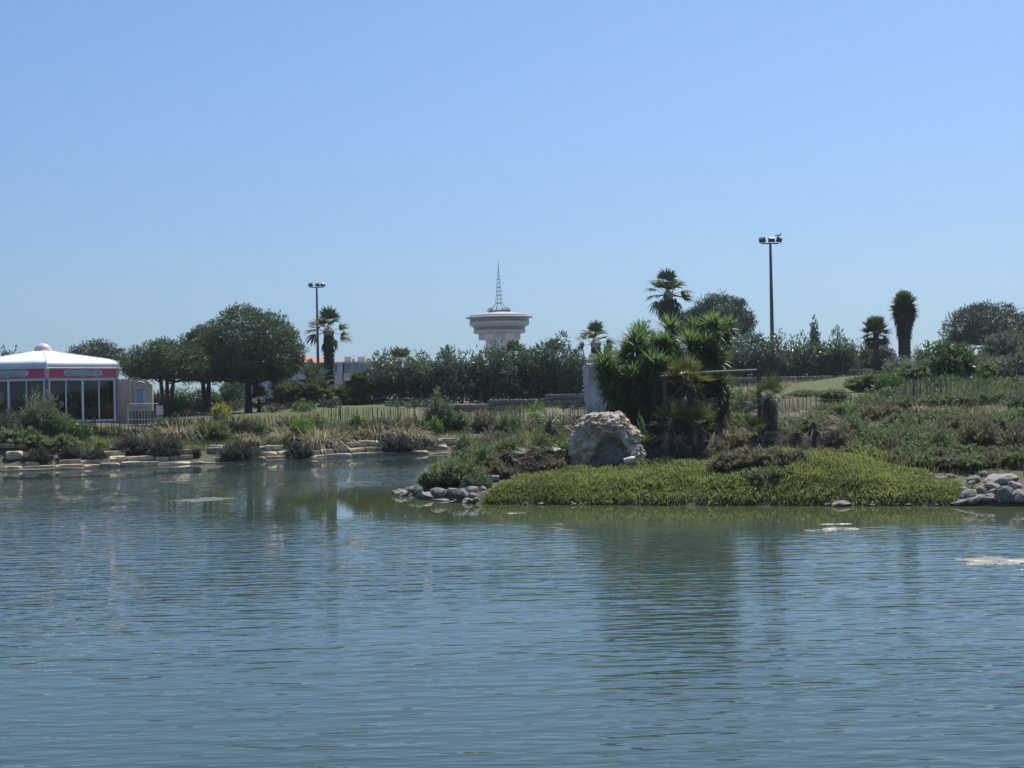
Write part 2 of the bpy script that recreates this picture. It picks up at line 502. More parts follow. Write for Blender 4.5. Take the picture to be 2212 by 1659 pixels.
def hgt(x, y):
    x = np.asarray(x, float); y = np.asarray(y, float)
    num = np.zeros(x.shape); den = np.zeros(x.shape)
    for (a, b, z) in CTRL:
        w = 1.0 / ((x - a) ** 2 + (y - b) ** 2 + 2.5) ** 2
        num += w * z; den += w
    H = num / np.maximum(den, 1e-30)
    d = pond_sd(x, y)
    far = np.clip((y - 57) / 6, 0, 1) * np.clip((8 - x) / 6, 0, 1)       # the terraced far bank
    ramp_pen = np.clip((d + 0.25) / 2.8, 0, 1)
    ramp_pen = ramp_pen * (2 - ramp_pen)
    st = np.clip((d + 0.3) / 7.5, 0, 1)
    step = (np.floor(st * 4) + np.clip((st * 4 % 1 - 0.72) / 0.28, 0, 1)) / 4
    ramp_far = 0.45 * st + 0.55 * step
    r = ramp_pen * (1 - far) + ramp_far * far
    land = 0.10 + (H - 0.10) * r
    bed = -0.25 - 0.8 * np.clip(-d / 9, 0, 1)
    k = np.clip((d + 0.35) / 0.35, 0, 1)
    return bed * (1 - k) + land * k


def h1(x, y):
    return float(hgt(np.array([x]), np.array([y]))[0])


def hit(px, py, d0=30.0, d1=160.0, n=1400):
    """first point of the ground on the line of sight"""
    D = np.linspace(d0, d1, n)
    r = ray(px, py)
    z = EYE + r[2] * D
    g = hgt(r[0] * D, D)
    k = np.argmax(z <= g)
    if z[k] > g[k]: k = n - 1
    return np.array([r[0] * D[k], D[k], g[k]])


def foot(px, D, py=900):
    """ground point under a place of the view, D metres out"""
    r = ray(px, py)
    x = r[0] * D
    return np.array([x, D, h1(x, D)])


def topz(px, py, D):
    return float(W(px, py, D)[2])


def axis(lo, hi, step, outer):
    a = np.arange(lo, hi + 1e-6, step)
    left = [lo - o for o in outer[::-1]]
    right = [hi + o for o in outer]
    return np.array(list(left) + list(a) + list(right))


gx = axis(-44, 44, 0.55, [2, 5, 10, 20, 40, 80, 200, 600, 2000, 5000])
gy = axis(30, 116, 0.5, [3, 8, 16, 40, 90, 200, 600, 2000, 5000])
X, Y = np.meshgrid(gx, gy)
Z = hgt(X, Y)
rough = np.array([[noise.noise((x * 0.9, y * 0.9, 0.3)) for x in gx] for y in gy])
Z = Z + rough * 0.05 * (pond_sd(X, Y) > 0.5)
nx, ny = len(gx), len(gy)
verts = np.stack([X, Y, Z], -1).reshape(-1, 3)
idx = np.arange(nx * ny).reshape(ny, nx)
faces = np.stack([idx[:-1, :-1], idx[:-1, 1:], idx[1:, 1:], idx[1:, :-1]], -1).reshape(-1, 4)
me = bpy.data.meshes.new('ground')
me.from_pydata(verts.tolist(), [], faces.tolist())
me.update()
me.polygons.foreach_set('use_smooth', [True] * len(me.polygons))


def inpoly(x, y, poly):
    ins = np.zeros(np.shape(x), bool)
    n = len(poly)
    for i in range(n):
        ax, ay = poly[i]; bx, by = poly[(i + 1) % n]
        ins ^= ((ay > y) != (by > y)) & (x < (bx - ax) * (y - ay) / (by - ay + 1e-12) + ax)
    return ins


# the mown lawns: one behind the fence on the left, one climbing to the right
LAWN = [np.array([(-13, 84), (-7.5, 83), (-7.0, 92), (-7.5, 104), (-13, 104)]), np.array([(-19, 81.5), (-13.6, 81.5), (-13.6, 92), (-19, 93)]), np.array([(16.2, 77), (20, 74), (34, 92), (30, 104), (20, 101)])]
lawn = np.zeros(X.shape)
for Lp in LAWN: lawn = np.maximum(lawn, inpoly(X, Y, Lp).astype(float))
at = me.attributes.new('lawn', 'FLOAT', 'POINT')
at.data.foreach_set('value', lawn.reshape(-1).astype(np.float32))

m, nt, p, out = new_mat('ground_soil')
geo = nt.nodes.new('ShaderNodeNewGeometry')
n1 = nt.nodes.new('ShaderNodeTexNoise'); n1.inputs['Scale'].default_value = 0.55; n1.inputs['Detail'].default_value = 9
n2 = nt.nodes.new('ShaderNodeTexNoise'); n2.inputs['Scale'].default_value = 7; n2.inputs['Detail'].default_value = 6
nt.links.new(geo.outputs['Position'], n1.inputs['Vector']); nt.links.new(geo.outputs['Position'], n2.inputs['Vector'])
c1 = nt.nodes.new('ShaderNodeValToRGB')
c1.color_ramp.elements[0].position = 0.35; c1.color_ramp.elements[0].color = (0.045, 0.045, 0.022, 1)
c1.color_ramp.elements[1].position = 0.78; c1.color_ramp.elements[1].color = (0.15, 0.125, 0.078, 1)
e = c1.color_ramp.elements.new(0.5); e.color = (0.085, 0.08, 0.04, 1)
nt.links.new(n1.outputs['Fac'], c1.inputs[0])
c2 = nt.nodes.new('ShaderNodeValToRGB')
c2.color_ramp.elements[0].position = 0.38; c2.color_ramp.elements[0].color = (0.052, 0.07, 0.013, 1)
c2.color_ramp.elements[1].position = 0.66; c2.color_ramp.elements[1].color = (0.105, 0.112, 0.028, 1)
nt.links.new(n2.outputs['Fac'], c2.inputs[0])
la = nt.nodes.new('ShaderNodeAttribute'); la.attribute_name = 'lawn'
mx = nt.nodes.new('ShaderNodeMix'); mx.data_type = 'RGBA'
nt.links.new(la.outputs['Fac'], mx.inputs[0]); nt.links.new(c1.outputs[0], mx.inputs[6]); nt.links.new(c2.outputs[0], mx.inputs[7])
nt.links.new(mx.outputs[2], p.inputs['Base Color'])
p.inputs['Roughness'].default_value = 0.95
bp = nt.nodes.new('ShaderNodeBump'); bp.inputs['Strength'].default_value = 0.7; bp.inputs['Distance'].default_value = 0.08
nt.links.new(n2.outputs['Fac'], bp.inputs['Height']); nt.links.new(bp.outputs[0], p.inputs['Normal'])
tag(link('ground', me, m), 'sandy ground and mown lawn rising behind the pond', kind='structure')

# ------------------------------------------------------------------ water
wx = axis(-44, 44, 1.0, [6, 12, 30])
wy = np.concatenate([[-2], np.arange(2, 81, 1.0)])
X, Y = np.meshgrid(wx, wy)
nx, ny = len(wx), len(wy)
idx = np.arange(nx * ny).reshape(ny, nx)
faces = np.stack([idx[:-1, :-1], idx[:-1, 1:], idx[1:, 1:], idx[1:, :-1]], -1).reshape(-1, 4)
me = bpy.data.meshes.new('water')
me.from_pydata(np.stack([X, Y, X * 0], -1).reshape(-1, 3).tolist(), [], faces.tolist())
me.update()
sd = -pond_sd(X, Y)
# how far the wind reaches the surface: sheltered close under the banks
dfar = np.min(np.stack([np.hypot(X - a, Y - b) for (a, b) in
                        [(POND[i] + (POND[i + 1] - POND[i]) * t) for i in range(1, 9) for t in np.linspace(0, 1, 12)]]), 0)
disl = np.min(np.stack([np.hypot(X - a, Y - b) for (a, b) in
                        [(POND[i] + (POND[i + 1] - POND[i]) * t) for i in range(15, 23) for t in np.linspace(0, 1, 12)]]), 0)
wind = np.clip((dfar - 8.5) / 3.0, 0, 1) * np.clip((disl - 4.5) / 6.5, 0.0, 1)
at = me.attributes.new('wind', 'FLOAT', 'POINT')
at.data.foreach_set('value', wind.reshape(-1).astype(np.float32))
shal_refl = np.clip(1 - disl / 7.0, 0, 1)  # greener by the island: shallow bed, and the island's reflection put into the colour
at = me.attributes.new('shallow_reflect', 'FLOAT', 'POINT')
at.data.foreach_set('value', shal_refl.reshape(-1).astype(np.float32))

m, nt, p, out = new_mat('pond_water')
p.inputs['Roughness'].default_value = 0.012
p.inputs['IOR'].default_value = 1.333
geo = nt.nodes.new('ShaderNodeNewGeometry')
wa = nt.nodes.new('ShaderNodeAttribute'); wa.attribute_name = 'wind'
sh = nt.nodes.new('ShaderNodeAttribute'); sh.attribute_name = 'shallow_reflect'
cm = nt.nodes.new('ShaderNodeMix'); cm.data_type = 'RGBA'
nt.links.new(sh.outputs['Fac'], cm.inputs[0])
cm.inputs[6].default_value = (0.041, 0.066, 0.058, 1)
cm.inputs[7].default_value = (0.07, 0.08, 0.022, 1)
nt.links.new(cm.outputs[2], p.inputs['Base Color'])


def wave(sx, sy, rot, detail, w, dist=0.0):
    mp = nt.nodes.new('ShaderNodeMapping')
    mp.inputs['Rotation'].default_value = (0, 0, R(rot))
    mp.inputs['Scale'].default_value = (sx, sy, 1)
    nt.links.new(geo.outputs['Position'], mp.inputs[0])
    nz = nt.nodes.new('ShaderNodeTexNoise')
    nz.inputs['Scale'].default_value = 1.0
    nz.inputs['Detail'].default_value = detail
    nz.inputs['Roughness'].default_value = 0.5
    nz.inputs['Distortion'].default_value = dist
    nt.links.new(mp.outputs[0], nz.inputs['Vector'])
    ml = nt.nodes.new('ShaderNodeMath'); ml.operation = 'MULTIPLY'; ml.inputs[1].default_value = w
    nt.links.new(nz.outputs['Fac'], ml.inputs[0])
    return ml.outputs[0]


def plus(a, b):
    n = nt.nodes.new('ShaderNodeMath'); n.operation = 'ADD'
    nt.links.new(a, n.inputs[0]); nt.links.new(b, n.inputs[1])
    return n.outputs[0]


def times(a, b):
    n = nt.nodes.new('ShaderNodeMath'); n.operation = 'MULTIPLY'
    nt.links.new(a, n.inputs[0])
    if hasattr(b, 'links'): nt.links.new(b, n.inputs[1])
    else: n.inputs[1].default_value = b
    return n.outputs[0]


def bands(lam, rot, dist, w, stretch=0.35, dscale=1.2):
    """wind ripples: long low crests running across the view"""
    mp = nt.nodes.new('ShaderNodeMapping')
    mp.inputs['Rotation'].default_value = (0, 0, R(rot))
    mp.inputs['Scale'].default_value = (stretch, 1, 1)
    nt.links.new(geo.outputs['Position'], mp.inputs[0])
    wv = nt.nodes.new('ShaderNodeTexWave')
    wv.wave_type = 'BANDS'; wv.bands_direction = 'Y'; wv.wave_profile = 'SIN'
    wv.inputs['Scale'].default_value = 0.314 / lam
    wv.inputs['Distortion'].default_value = dist
    wv.inputs['Detail'].default_value = 2.0
    wv.inputs['Detail Scale'].default_value = dscale
    wv.inputs['Detail Roughness'].default_value = 0.55
    nt.links.new(mp.outputs[0], wv.inputs['Vector'])
    return times(wv.outputs['Fac'], w)


b1 = bands(0.9, -8, 9.0, 0.0042, 0.3, 1.0)
b2 = bands(0.43, -6, 7.0, 0.0036, 0.35, 1.6)
mid = wave(1.25, 4.2, -5, 1, 0.022, 0.5)
mid2 = wave(1.6, 5.5, 8, 1, 0.0125, 0.4)
fine = wave(4.0, 11.0, 3, 1, 0.0030, 0.3)
big = plus(b1, b2)
gust = wave(0.05, 0.11, 12, 4, 1.0)
gr = nt.nodes.new('ShaderNodeMapRange')
gr.inputs['From Min'].default_value = 0.36; gr.inputs['From Max'].default_value = 0.62
gr.inputs['To Min'].default_value = 0.4; gr.inputs['To Max'].default_value = 1.35
nt.links.new(gust, gr.inputs[0])
wd = times(wa.outputs['Fac'], gr.outputs[0])
wind_min = nt.nodes.new('ShaderNodeMath'); wind_min.operation = 'MAXIMUM'; wind_min.inputs[1].default_value = 0.035
nt.links.new(wd, wind_min.inputs[0])
height = times(plus(plus(big, mid), plus(mid2, fine)), wind_min.outputs[0])
bp = nt.nodes.new('ShaderNodeBump'); bp.inputs['Strength'].default_value = 1.0; bp.inputs['Distance'].default_value = 1.0
nt.links.new(height, bp.inputs['Height']); nt.links.new(bp.outputs[0], p.inputs['Normal'])
tag(link('water', me, m), 'rippled blue green pond water', kind='structure')
# ------------------------------------------------------------------ plant builders
def clump_leaves(centers, radii, per, L, Wd, rng, up=0.35, out=1.0, jitter=0.45, squash=1.0):
    """leaves on and inside little clumps, turned outwards"""
    n = len(centers)
    per = int(per)
    d = rand_dirs(n * per, rng)
    rr = np.repeat(radii, per)[:, None] * (rng.random((n * per, 1)) ** 0.45)
    pos = np.repeat(centers, per, 0) + d * rr * np.array([1, 1, squash])
    dirn = unit(d * out + np.array([0, 0, up]) + rand_dirs(n * per, rng) * jitter)
    ln = L * rng.uniform(0.6, 1.25, n * per)
    return leaf_quads(pos, dirn, ln, Wd * rng.uniform(0.7, 1.2, n * per), rng)


def dome_points(n, rng, rx, ry, rz, zc=0.0, shell=0.72, lump=0.25, low=-0.35, seed=0.0, lump_scale=1.6):
    """points filling an uneven dome, thicker towards its outside"""
    d = rand_dirs(int(n * 2.4), rng)
    d = d[d[:, 2] > low][:n]
    k = shell + (1 - shell) * rng.random(len(d))
    inner = rng.random(len(d)) < 0.22
    k[inner] = rng.uniform(0.25, shell, inner.sum())
    bump = np.array([noise.noise((v[0] * lump_scale + seed, v[1] * lump_scale + seed * 0.7, v[2] * lump_scale)) for v in d])
    k = k * (1 + lump * bump * 1.6)
    p = d * k[:, None] * np.array([rx, ry, rz])
    p[:, 2] += zc
    return p


SEED = [100]


def nrng():
    SEED[0] += 1
    return np.random.default_rng(SEED[0])


def tints(n, rng, lo=0.2, hi=0.7, rep=1):
    return np.repeat(rng.uniform(lo, hi, n), rep)


def stems(t, pts, base, rad, name='stem', mat='twig', n=7):
    """branches from the foot of a plant to places inside its foliage"""
    g = G()
    rng = nrng()
    sel = pts[rng.choice(len(pts), min(n, len(pts)), replace=False)]
    for q in sel:
        mid = np.array(base) * 0.45 + q * 0.55 + rng.normal(size=3) * 0.06 * np.linalg.norm(q - base)
        mid[2] = base[2] + (q[2] - base[2]) * 0.45
        g.tube([base, mid, q], [rad, rad * 0.65, rad * 0.25], 5)
    return g.build(name, M[mat], t, True)


def shrub(name, label, cat, base, w, h, mat, group=None, L=0.2, Wd=0.06, dens=1.0, clump=0.28, lump=0.3, up=0.35, depth=None, low=-0.25, tl=0.15, th=0.75, jitter=0.5, shell=0.7):
    """round leafy bush; w, h in metres"""
    rng = nrng()
    depth = depth or w * 0.8
    t = thing(name, label, cat, tuple(base), rng.uniform(0, 6), group)
    area = 2 * math.pi * (w / 2) * h
    nc = max(24, int(area * 8.5 * dens / (clump / 0.28) ** 2))
    rz = h * 0.56
    C = dome_points(nc, rng, w / 2 * 0.9, depth / 2 * 0.9, rz * 0.92, h * 0.42, shell=shell, lump=lump, low=-0.8, seed=rng.uniform(0, 50))
    C[:, 2] = np.clip(C[:, 2], 0.05 * h, None)
    per = int(30 * (clump / 0.28) ** 2 * (0.2 * 0.06) / (L * Wd) * 0.9)
    per = max(22, min(per, 50))
    Q = clump_leaves(C, rng.uniform(0.6, 1.25, len(C)) * clump, per, L, Wd, rng, up=up, jitter=jitter)
    ct = rng.uniform(-0.12, 0.12, len(C))
    tt = np.clip(np.repeat(ct, per) + rng.uniform(tl, th, len(Q)), 0, 1)
    link('foliage', quads_mesh('foliage', Q, tt, M[mat]), None, t)
    stems(t, C, (0, 0, -0.1), max(0.02, 0.02 * h), n=6)
    return t


def feather(name, label, cat, base, w, h, mat, group=None, dens=1.0, lean=(0, 0), L=0.3, Wd=0.05, depth=None, spread=1.0, tl=0.1, th=0.8, droop=0.25):
    """tamarisk-like bush: many upright feathery sprays"""
    rng = nrng()
    depth = depth or w * 0.8
    t = thing(name, label, cat, tuple(base), 0, group)
    n = max(24, int(48 * dens * (w * h) ** 0.75))
    az = rng.uniform(0, 2 * math.pi, n)
    rad = np.sqrt(rng.random(n))
    el = (1 - rad * 0.75 * spread) * math.pi / 2 * rng.uniform(0.75, 1.05, n)
    d = np.stack([np.cos(az) * np.cos(el) * w / 2 / max(h, w / 2), np.sin(az) * np.cos(el) * depth / 2 / max(h, w / 2), np.sin(el) * h / max(h, w / 2)], 1)
    d[:, 0] += lean[0]; d[:, 1] += lean[1]
    ln = max(h, w / 2) * (0.6 + 0.5 * rng.random(n) ** 0.7)
    b0 = np.stack([np.cos(az) * rad * w * 0.12, np.sin(az) * rad * depth * 0.12, np.zeros(n)], 1)
    k = 15
    Wd = Wd * 1.35; L = L * 1.15
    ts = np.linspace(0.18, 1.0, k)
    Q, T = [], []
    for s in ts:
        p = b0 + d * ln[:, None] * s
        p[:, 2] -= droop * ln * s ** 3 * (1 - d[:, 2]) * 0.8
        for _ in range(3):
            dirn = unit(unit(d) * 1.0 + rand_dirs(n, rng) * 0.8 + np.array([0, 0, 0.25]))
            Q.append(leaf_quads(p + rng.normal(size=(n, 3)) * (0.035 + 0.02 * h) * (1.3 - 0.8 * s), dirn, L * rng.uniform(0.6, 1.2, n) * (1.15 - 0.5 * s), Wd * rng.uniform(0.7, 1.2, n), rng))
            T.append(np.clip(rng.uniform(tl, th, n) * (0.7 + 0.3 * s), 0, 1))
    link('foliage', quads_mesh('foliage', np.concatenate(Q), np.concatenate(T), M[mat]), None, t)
    g = G()
    for i in range(min(n, 14)):
        e = b0[i] + d[i] * ln[i] * 0.7
        g.tube([(b0[i][0], b0[i][1], -0.1), b0[i] * 0.5 + e * 0.5, e], [0.03 * h ** 0.5, 0.018 * h ** 0.5, 0.006], 5)
    g.build('stem', M['twig'], t, True)
    return t


def tussock(name, label, base, w, h, group=None, dry=0.6, n=None, mat='pampas', cat='grass', wd=0.022, plumes=0):
    """clump of long arching grass blades"""
    rng = nrng()
    t = thing(name, label, cat, tuple(base), rng.uniform(0, 6), group)
    n = n or int(520 * max(0.6, w * h) ** 0.7)
    az = rng.uniform(0, 2 * math.pi, n)
    el = np.arcsin(np.clip(rng.normal(0.68, 0.24, n), 0.08, 0.995))
    d = np.stack([np.cos(az) * np.cos(el), np.sin(az) * np.cos(el), np.sin(el)], 1)
    r0 = np.sqrt(rng.random(n)) * w * 0.34
    b = np.stack([np.cos(az) * r0, np.sin(az) * r0, np.zeros(n)], 1)
    ln = h * rng.uniform(0.9, 1.75, n)
    Q = ribbons(b, d, ln, wd * rng.uniform(0.7, 1.3, n), rng.uniform(0.35, 1.15, n) * np.clip(1.1 - d[:, 2] * 0.4, 0.2, 1), 5, rng)
    tt = np.clip(rng.normal(0.2 + 0.5 * dry, 0.22, n), 0, 1)
    link('blades', quads_mesh('blades', Q, np.repeat(tt, 5), M[mat]), None, t)
    # old leaves heaped in the middle
    n2 = n // 2
    b2 = rng.normal(size=(n2, 3)) * np.array([w * 0.17, w * 0.17, 0.02]); b2[:, 2] = 0.02
    d2 = unit(rng.normal(size=(n2, 3)) * np.array([1, 1, 0.2]) + np.array([0, 0, 0.75]))
    Q2 = ribbons(b2, d2, h * rng.uniform(0.35, 0.75, n2), wd * 1.2, rng.uniform(0.2, 0.6, n2), 3, rng)
    link('old_blades', quads_mesh('old_blades', Q2, np.repeat(rng.uniform(0.0, 0.4 + 0.2 * dry, n2), 3), M[mat]), None, t)
    if plumes:
        az = rng.uniform(0, 6.28, plumes); 
        for i in range(plumes):
            dd = unit(np.array([math.cos(az[i]) * 0.25, math.sin(az[i]) * 0.25, 1.0]))
            g = G(); tip = dd * h * rng.uniform(1.05, 1.3)
            g.tube([(0, 0, 0), tip * 0.6, tip], [0.008, 0.006, 0.004], 4)
            pl = g.build('plume', M['dead_stalk'], t)
            nn = 40
            pp = tip[None] * rng.uniform(0.78, 1.0, nn)[:, None]
            qq = leaf_quads(pp, unit(dd[None] + rand_dirs(nn, rng) * 0.5), 0.16, 0.03, rng)
            link('plume_head', quads_mesh('plume_head', qq, rng.uniform(0.6, 1, nn), M['pampas']), None, pl)
    return t


def pine(label, px, D, base_py, top_py, width_px, crown_low_py, group=None, trunk_lean=0.0, mat='pine', trunks=1, name='stone_pine', seedv=0.0, flat=0.55, clump=0.62, leafk=1.0, bare=None):
    rng = nrng()
    b = foot(px, D)
    ht = topz(px, top_py, D) - b[2]
    low = topz(px, crown_low_py, D) - b[2]
    w = width_px * pxm(D)
    t = thing(name, label, 'pine tree', tuple(b), 0, group)
    zc = low + (ht - low) * 0.32
    rzu, rzl = ht - zc, (zc - low)
    nc = int(16 * (w / 2) * (ht - low) / clump ** 2 * 1.25)
    d = rand_dirs(nc * 2, rng)
    d = d[d[:, 2] > -0.75][:nc]
    bump = np.array([noise.noise((v[0] * 2.2 + seedv, v[1] * 2.2 + seedv * 0.6, v[2] * 2.2 + seedv)) for v in d])
    k = rng.uniform(0.82, 1.0, len(d)) * (1 + 0.11 * bump)
    inn = rng.random(len(d)) < 0.4
    k[inn] *= rng.uniform(0.35, 0.9, inn.sum())
    C = d * k[:, None] * np.array([w / 2, w / 2 * 0.9, 1.0])
    C[:, 2] = np.where(d[:, 2] > 0, d[:, 2] * k * rzu, d[:, 2] * k * rzl) + zc
    L, Wd = 0.25 * leafk, 0.07 * leafk
    per = 46
    Q = clump_leaves(C, rng.uniform(0.55, 1.2, len(C)) * clump * 0.75, per, L, Wd, rng, up=0.55, jitter=0.45, squash=0.75)
    tt = np.clip(np.repeat(rng.uniform(-0.18, 0.18, len(C)), per) + rng.uniform(0.3, 0.6, len(Q)), 0, 1)
    link('crown', quads_mesh('crown', Q, tt, M[mat]), None, t)
    r0 = 0.055 * ht ** 0.9 * (0.8 if trunks > 1 else 1) * 0.75
    for k in range(trunks):
        off = (k - (trunks - 1) / 2) * 0.5
        lean = trunk_lean + off * 0.9
        g = G()
        fork = np.array([lean * 0.6 + off * 0.4, 0, low * 0.95 + 0.1 * ht])
        g.tube([(off * 0.4, 0, -0.25), (off * 0.45 + lean * 0.15, 0.03, low * 0.45), fork, (lean + off, 0.1, zc + rzu * 0.35)], [r0 * 1.25, r0, r0 * 0.85, r0 * 0.3], 10)
        tr = g.build('trunk', M['bark_pine'], t, True)
        g2 = G()
        for i in rng.choice(len(C), min(len(C), 26 // trunks), replace=False):
            q = C[i]
            s = fork * rng.uniform(0.8, 1.1)
            mid = s * 0.5 + q * 0.5; mid[2] -= 0.05 * w
            g2.tube([s, mid, q], [r0 * 0.42, r0 * 0.26, r0 * 0.08], 6)
        g2.build('limb', M['bark_pine'], tr, True)
    return t


# ---- palms
def fan_mesh(name, rng, size=1.0, petiole=0.8, nseg=26, arc=2.0, droop=0.25, mat='fan_leaf', tl=0.2, th=0.7, limp=0.0, wd=0.062):
    """one fan leaf along +Y, upper side +Z"""
    a = np.linspace(-arc, arc, nseg) + rng.normal(0, 0.03, nseg)
    base = np.tile(np.array([0, petiole, 0.0]), (nseg, 1))
    cup = 0.22
    d = unit(np.stack([np.sin(a), np.cos(a), np.abs(np.sin(a)) * cup + rng.normal(0, 0.05, nseg) + 0.05], 1))
    ln = size * (0.78 + 0.22 * np.cos(a * 0.8)) * rng.uniform(0.9, 1.08, nseg)
    sd = unit(np.cross(d, np.array([0, 0, 1.0])))
    Q = ribbons(base, d, ln, wd * size, droop * rng.uniform(0.6, 1.5, nseg), 4, rng, side=sd, w0=0.35, tip=0.06, peak=0.5)
    T = np.repeat(np.clip(rng.uniform(tl, th, nseg), 0, 1), 4)
    # petiole as crossed strips
    pq = []
    for s in (np.array([0.018 * size, 0, 0]), np.array([0, 0, 0.014 * size])):
        p0, p1 = np.array([0, -0.05, 0]), np.array([0, petiole * 1.03, 0])
        pq.append([p0 - s * 1.6, p0 + s * 1.6, p1 + s, p1 - s])
    Q = np.concatenate([Q, np.array(pq)])
    T = np.concatenate([T, [th] * 2])
    return quads_mesh(name, Q, T, M[mat])


def feather_mesh(name, rng, length=2.2, n=44, leaflet=0.38, arch=0.5, mat='phoenix', tl=0.2, th=0.75, vee=0.6):
    """one pinnate leaf along +Y arching down"""
    Q, T = [], []
    s = np.linspace(0.12, 1.0, n)
    yy = length * (s - 0.18 * arch * s * s)
    zz = length * (0.16 * s - arch * 0.62 * s ** 2.4)
    tang = unit(np.stack([np.zeros(n), np.gradient(yy), np.gradient(zz)], 1))
    P = np.stack([np.zeros(n), yy, zz], 1)
    nrm = np.cross(np.array([1.0, 0, 0]), tang)
    for sg in (-1, 1):
        d = unit(np.array([1.0, 0, 0]) * sg * 0.85 + tang * 0.7 + nrm * vee * 0.5 + rng.normal(size=(n, 3)) * 0.08)
        ln = leaflet * (0.45 + 0.75 * np.sin(np.pi * np.clip(s * 0.92 + 0.06, 0, 1)))
        Q.append(ribbons(P, d, ln, 0.045, 0.18, 2, rng, w0=0.7, tip=0.1))
        T.append(np.repeat(rng.uniform(tl, th, n), 2))
    for i in range(n - 1):
        for sd in (np.array([0.02, 0, 0]), np.array([0, 0, 0.02])):
            Q.append(np.array([[P[i] - sd, P[i] + sd, P[i + 1] + sd * 0.9, P[i + 1] - sd * 0.9]]))
            T.append(np.array([th]))
    p0 = np.array([0, 0, 0]); sd = np.array([0.03, 0, 0])
    Q.append(np.array([[p0 - sd, p0 + sd, P[0] + sd * 0.6, P[0] - sd * 0.6]])); T.append(np.array([th]))
    return quads_mesh(name, np.concatenate(Q), np.concatenate(T), M[mat])


FM = {}
_r = np.random.default_rng(31)
FM['far'] = [fan_mesh('far_frond', _r, 0.55, 0.5, 18, 1.8, 0.06, 'fan_leaf', 0.2, 0.8, wd=0.15) for k in range(3)]
FM['wash'] = [fan_mesh('fan_frond', _r, 0.95, 0.85, 24, 1.35, 0.25 + 0.12 * k, 'fan_leaf', wd=0.085) for k in range(4)]
FM['wash_old'] = [fan_mesh('fan_frond_old', _r, 0.95, 0.8, 26, 1.3, 0.7, 'fan_leaf', 0.5, 1.0, wd=0.08) for k in range(2)]
FM['wash_dead'] = [fan_mesh('fan_frond_dead', _r, 0.95, 0.6, 22, 0.45, 0.3, 'dead_leaf', 0.05, 0.45) for k in range(3)]
FM['dwarf'] = [fan_mesh('dwarf_frond', _r, 0.55, 0.5, 20, 1.9, 0.08, 'fan_leaf', 0.25, 0.8, wd=0.055) for k in range(3)]
FM['dwarf_y'] = [fan_mesh('dwarf_frond_yellow', _r, 0.55, 0.5, 20, 1.9, 0.08, 'fan_yellow', 0.2, 0.9, wd=0.055) for k in range(3)]
FM['dwarf_dead'] = [fan_mesh('dwarf_frond_dead', _r, 0.6, 0.55, 13, 0.55 + 0.2 * k, 0.55, 'dead_leaf', 0.1, 1.0, wd=0.035) for k in range(3)]
FM['phoenix'] = [feather_mesh('feather_frond', _r, 2.3, 46, 0.42, 0.42 + 0.12 * k) for k in range(3)]


def frond(t, me, p, az, el, roll=0.0, s=1.0, name='frond'):
    o = bpy.data.objects.new(name, me)
    COL.objects.link(o)
    o.parent = t
    o.location = p
    o.rotation_euler = (Matrix.Rotation(az - math.pi / 2, 4, 'Z') @ Matrix.Rotation(el, 4, 'X') @ Matrix.Rotation(roll, 4, 'Y')).to_euler()
    o.scale = (s, s, s)
    return o


def palm_trunk(t, h, r0, r1, bend=(0, 0), stubs=True, mat='bark_palm'):
    rng = nrng()
    g = G()
    n = max(6, int(h / 0.18))
    pts, rr = [], []
    for i in range(n + 1):
        s = i / n
        pts.append((bend[0] * s * s, bend[1] * s * s, -0.2 + (h + 0.2) * s))
        rr.append((r0 + (r1 - r0) * s) * (1 + 0.07 * (i % 2)) * rng.uniform(0.97, 1.03))
    g.tube(pts, rr, 12)
    tr = g.build('trunk', M[mat], t)
    if stubs:
        g = G()
        m = int(h * 16)
        for i in range(m):
            s = rng.uniform(0.25, 1.0); az = rng.uniform(0, 6.28)
            r = r0 + (r1 - r0) * s
            c = np.array([bend[0] * s * s + r * math.cos(az), bend[1] * s * s + r * math.sin(az), h * s])
            e = c + np.array([math.cos(az) * 0.07, math.sin(az) * 0.07, 0.13])
            g.tube([c, e], [0.035, 0.018], 4)
        tag(g.build('leaf_stub', M[mat], tr), kind='stuff')
    return tr


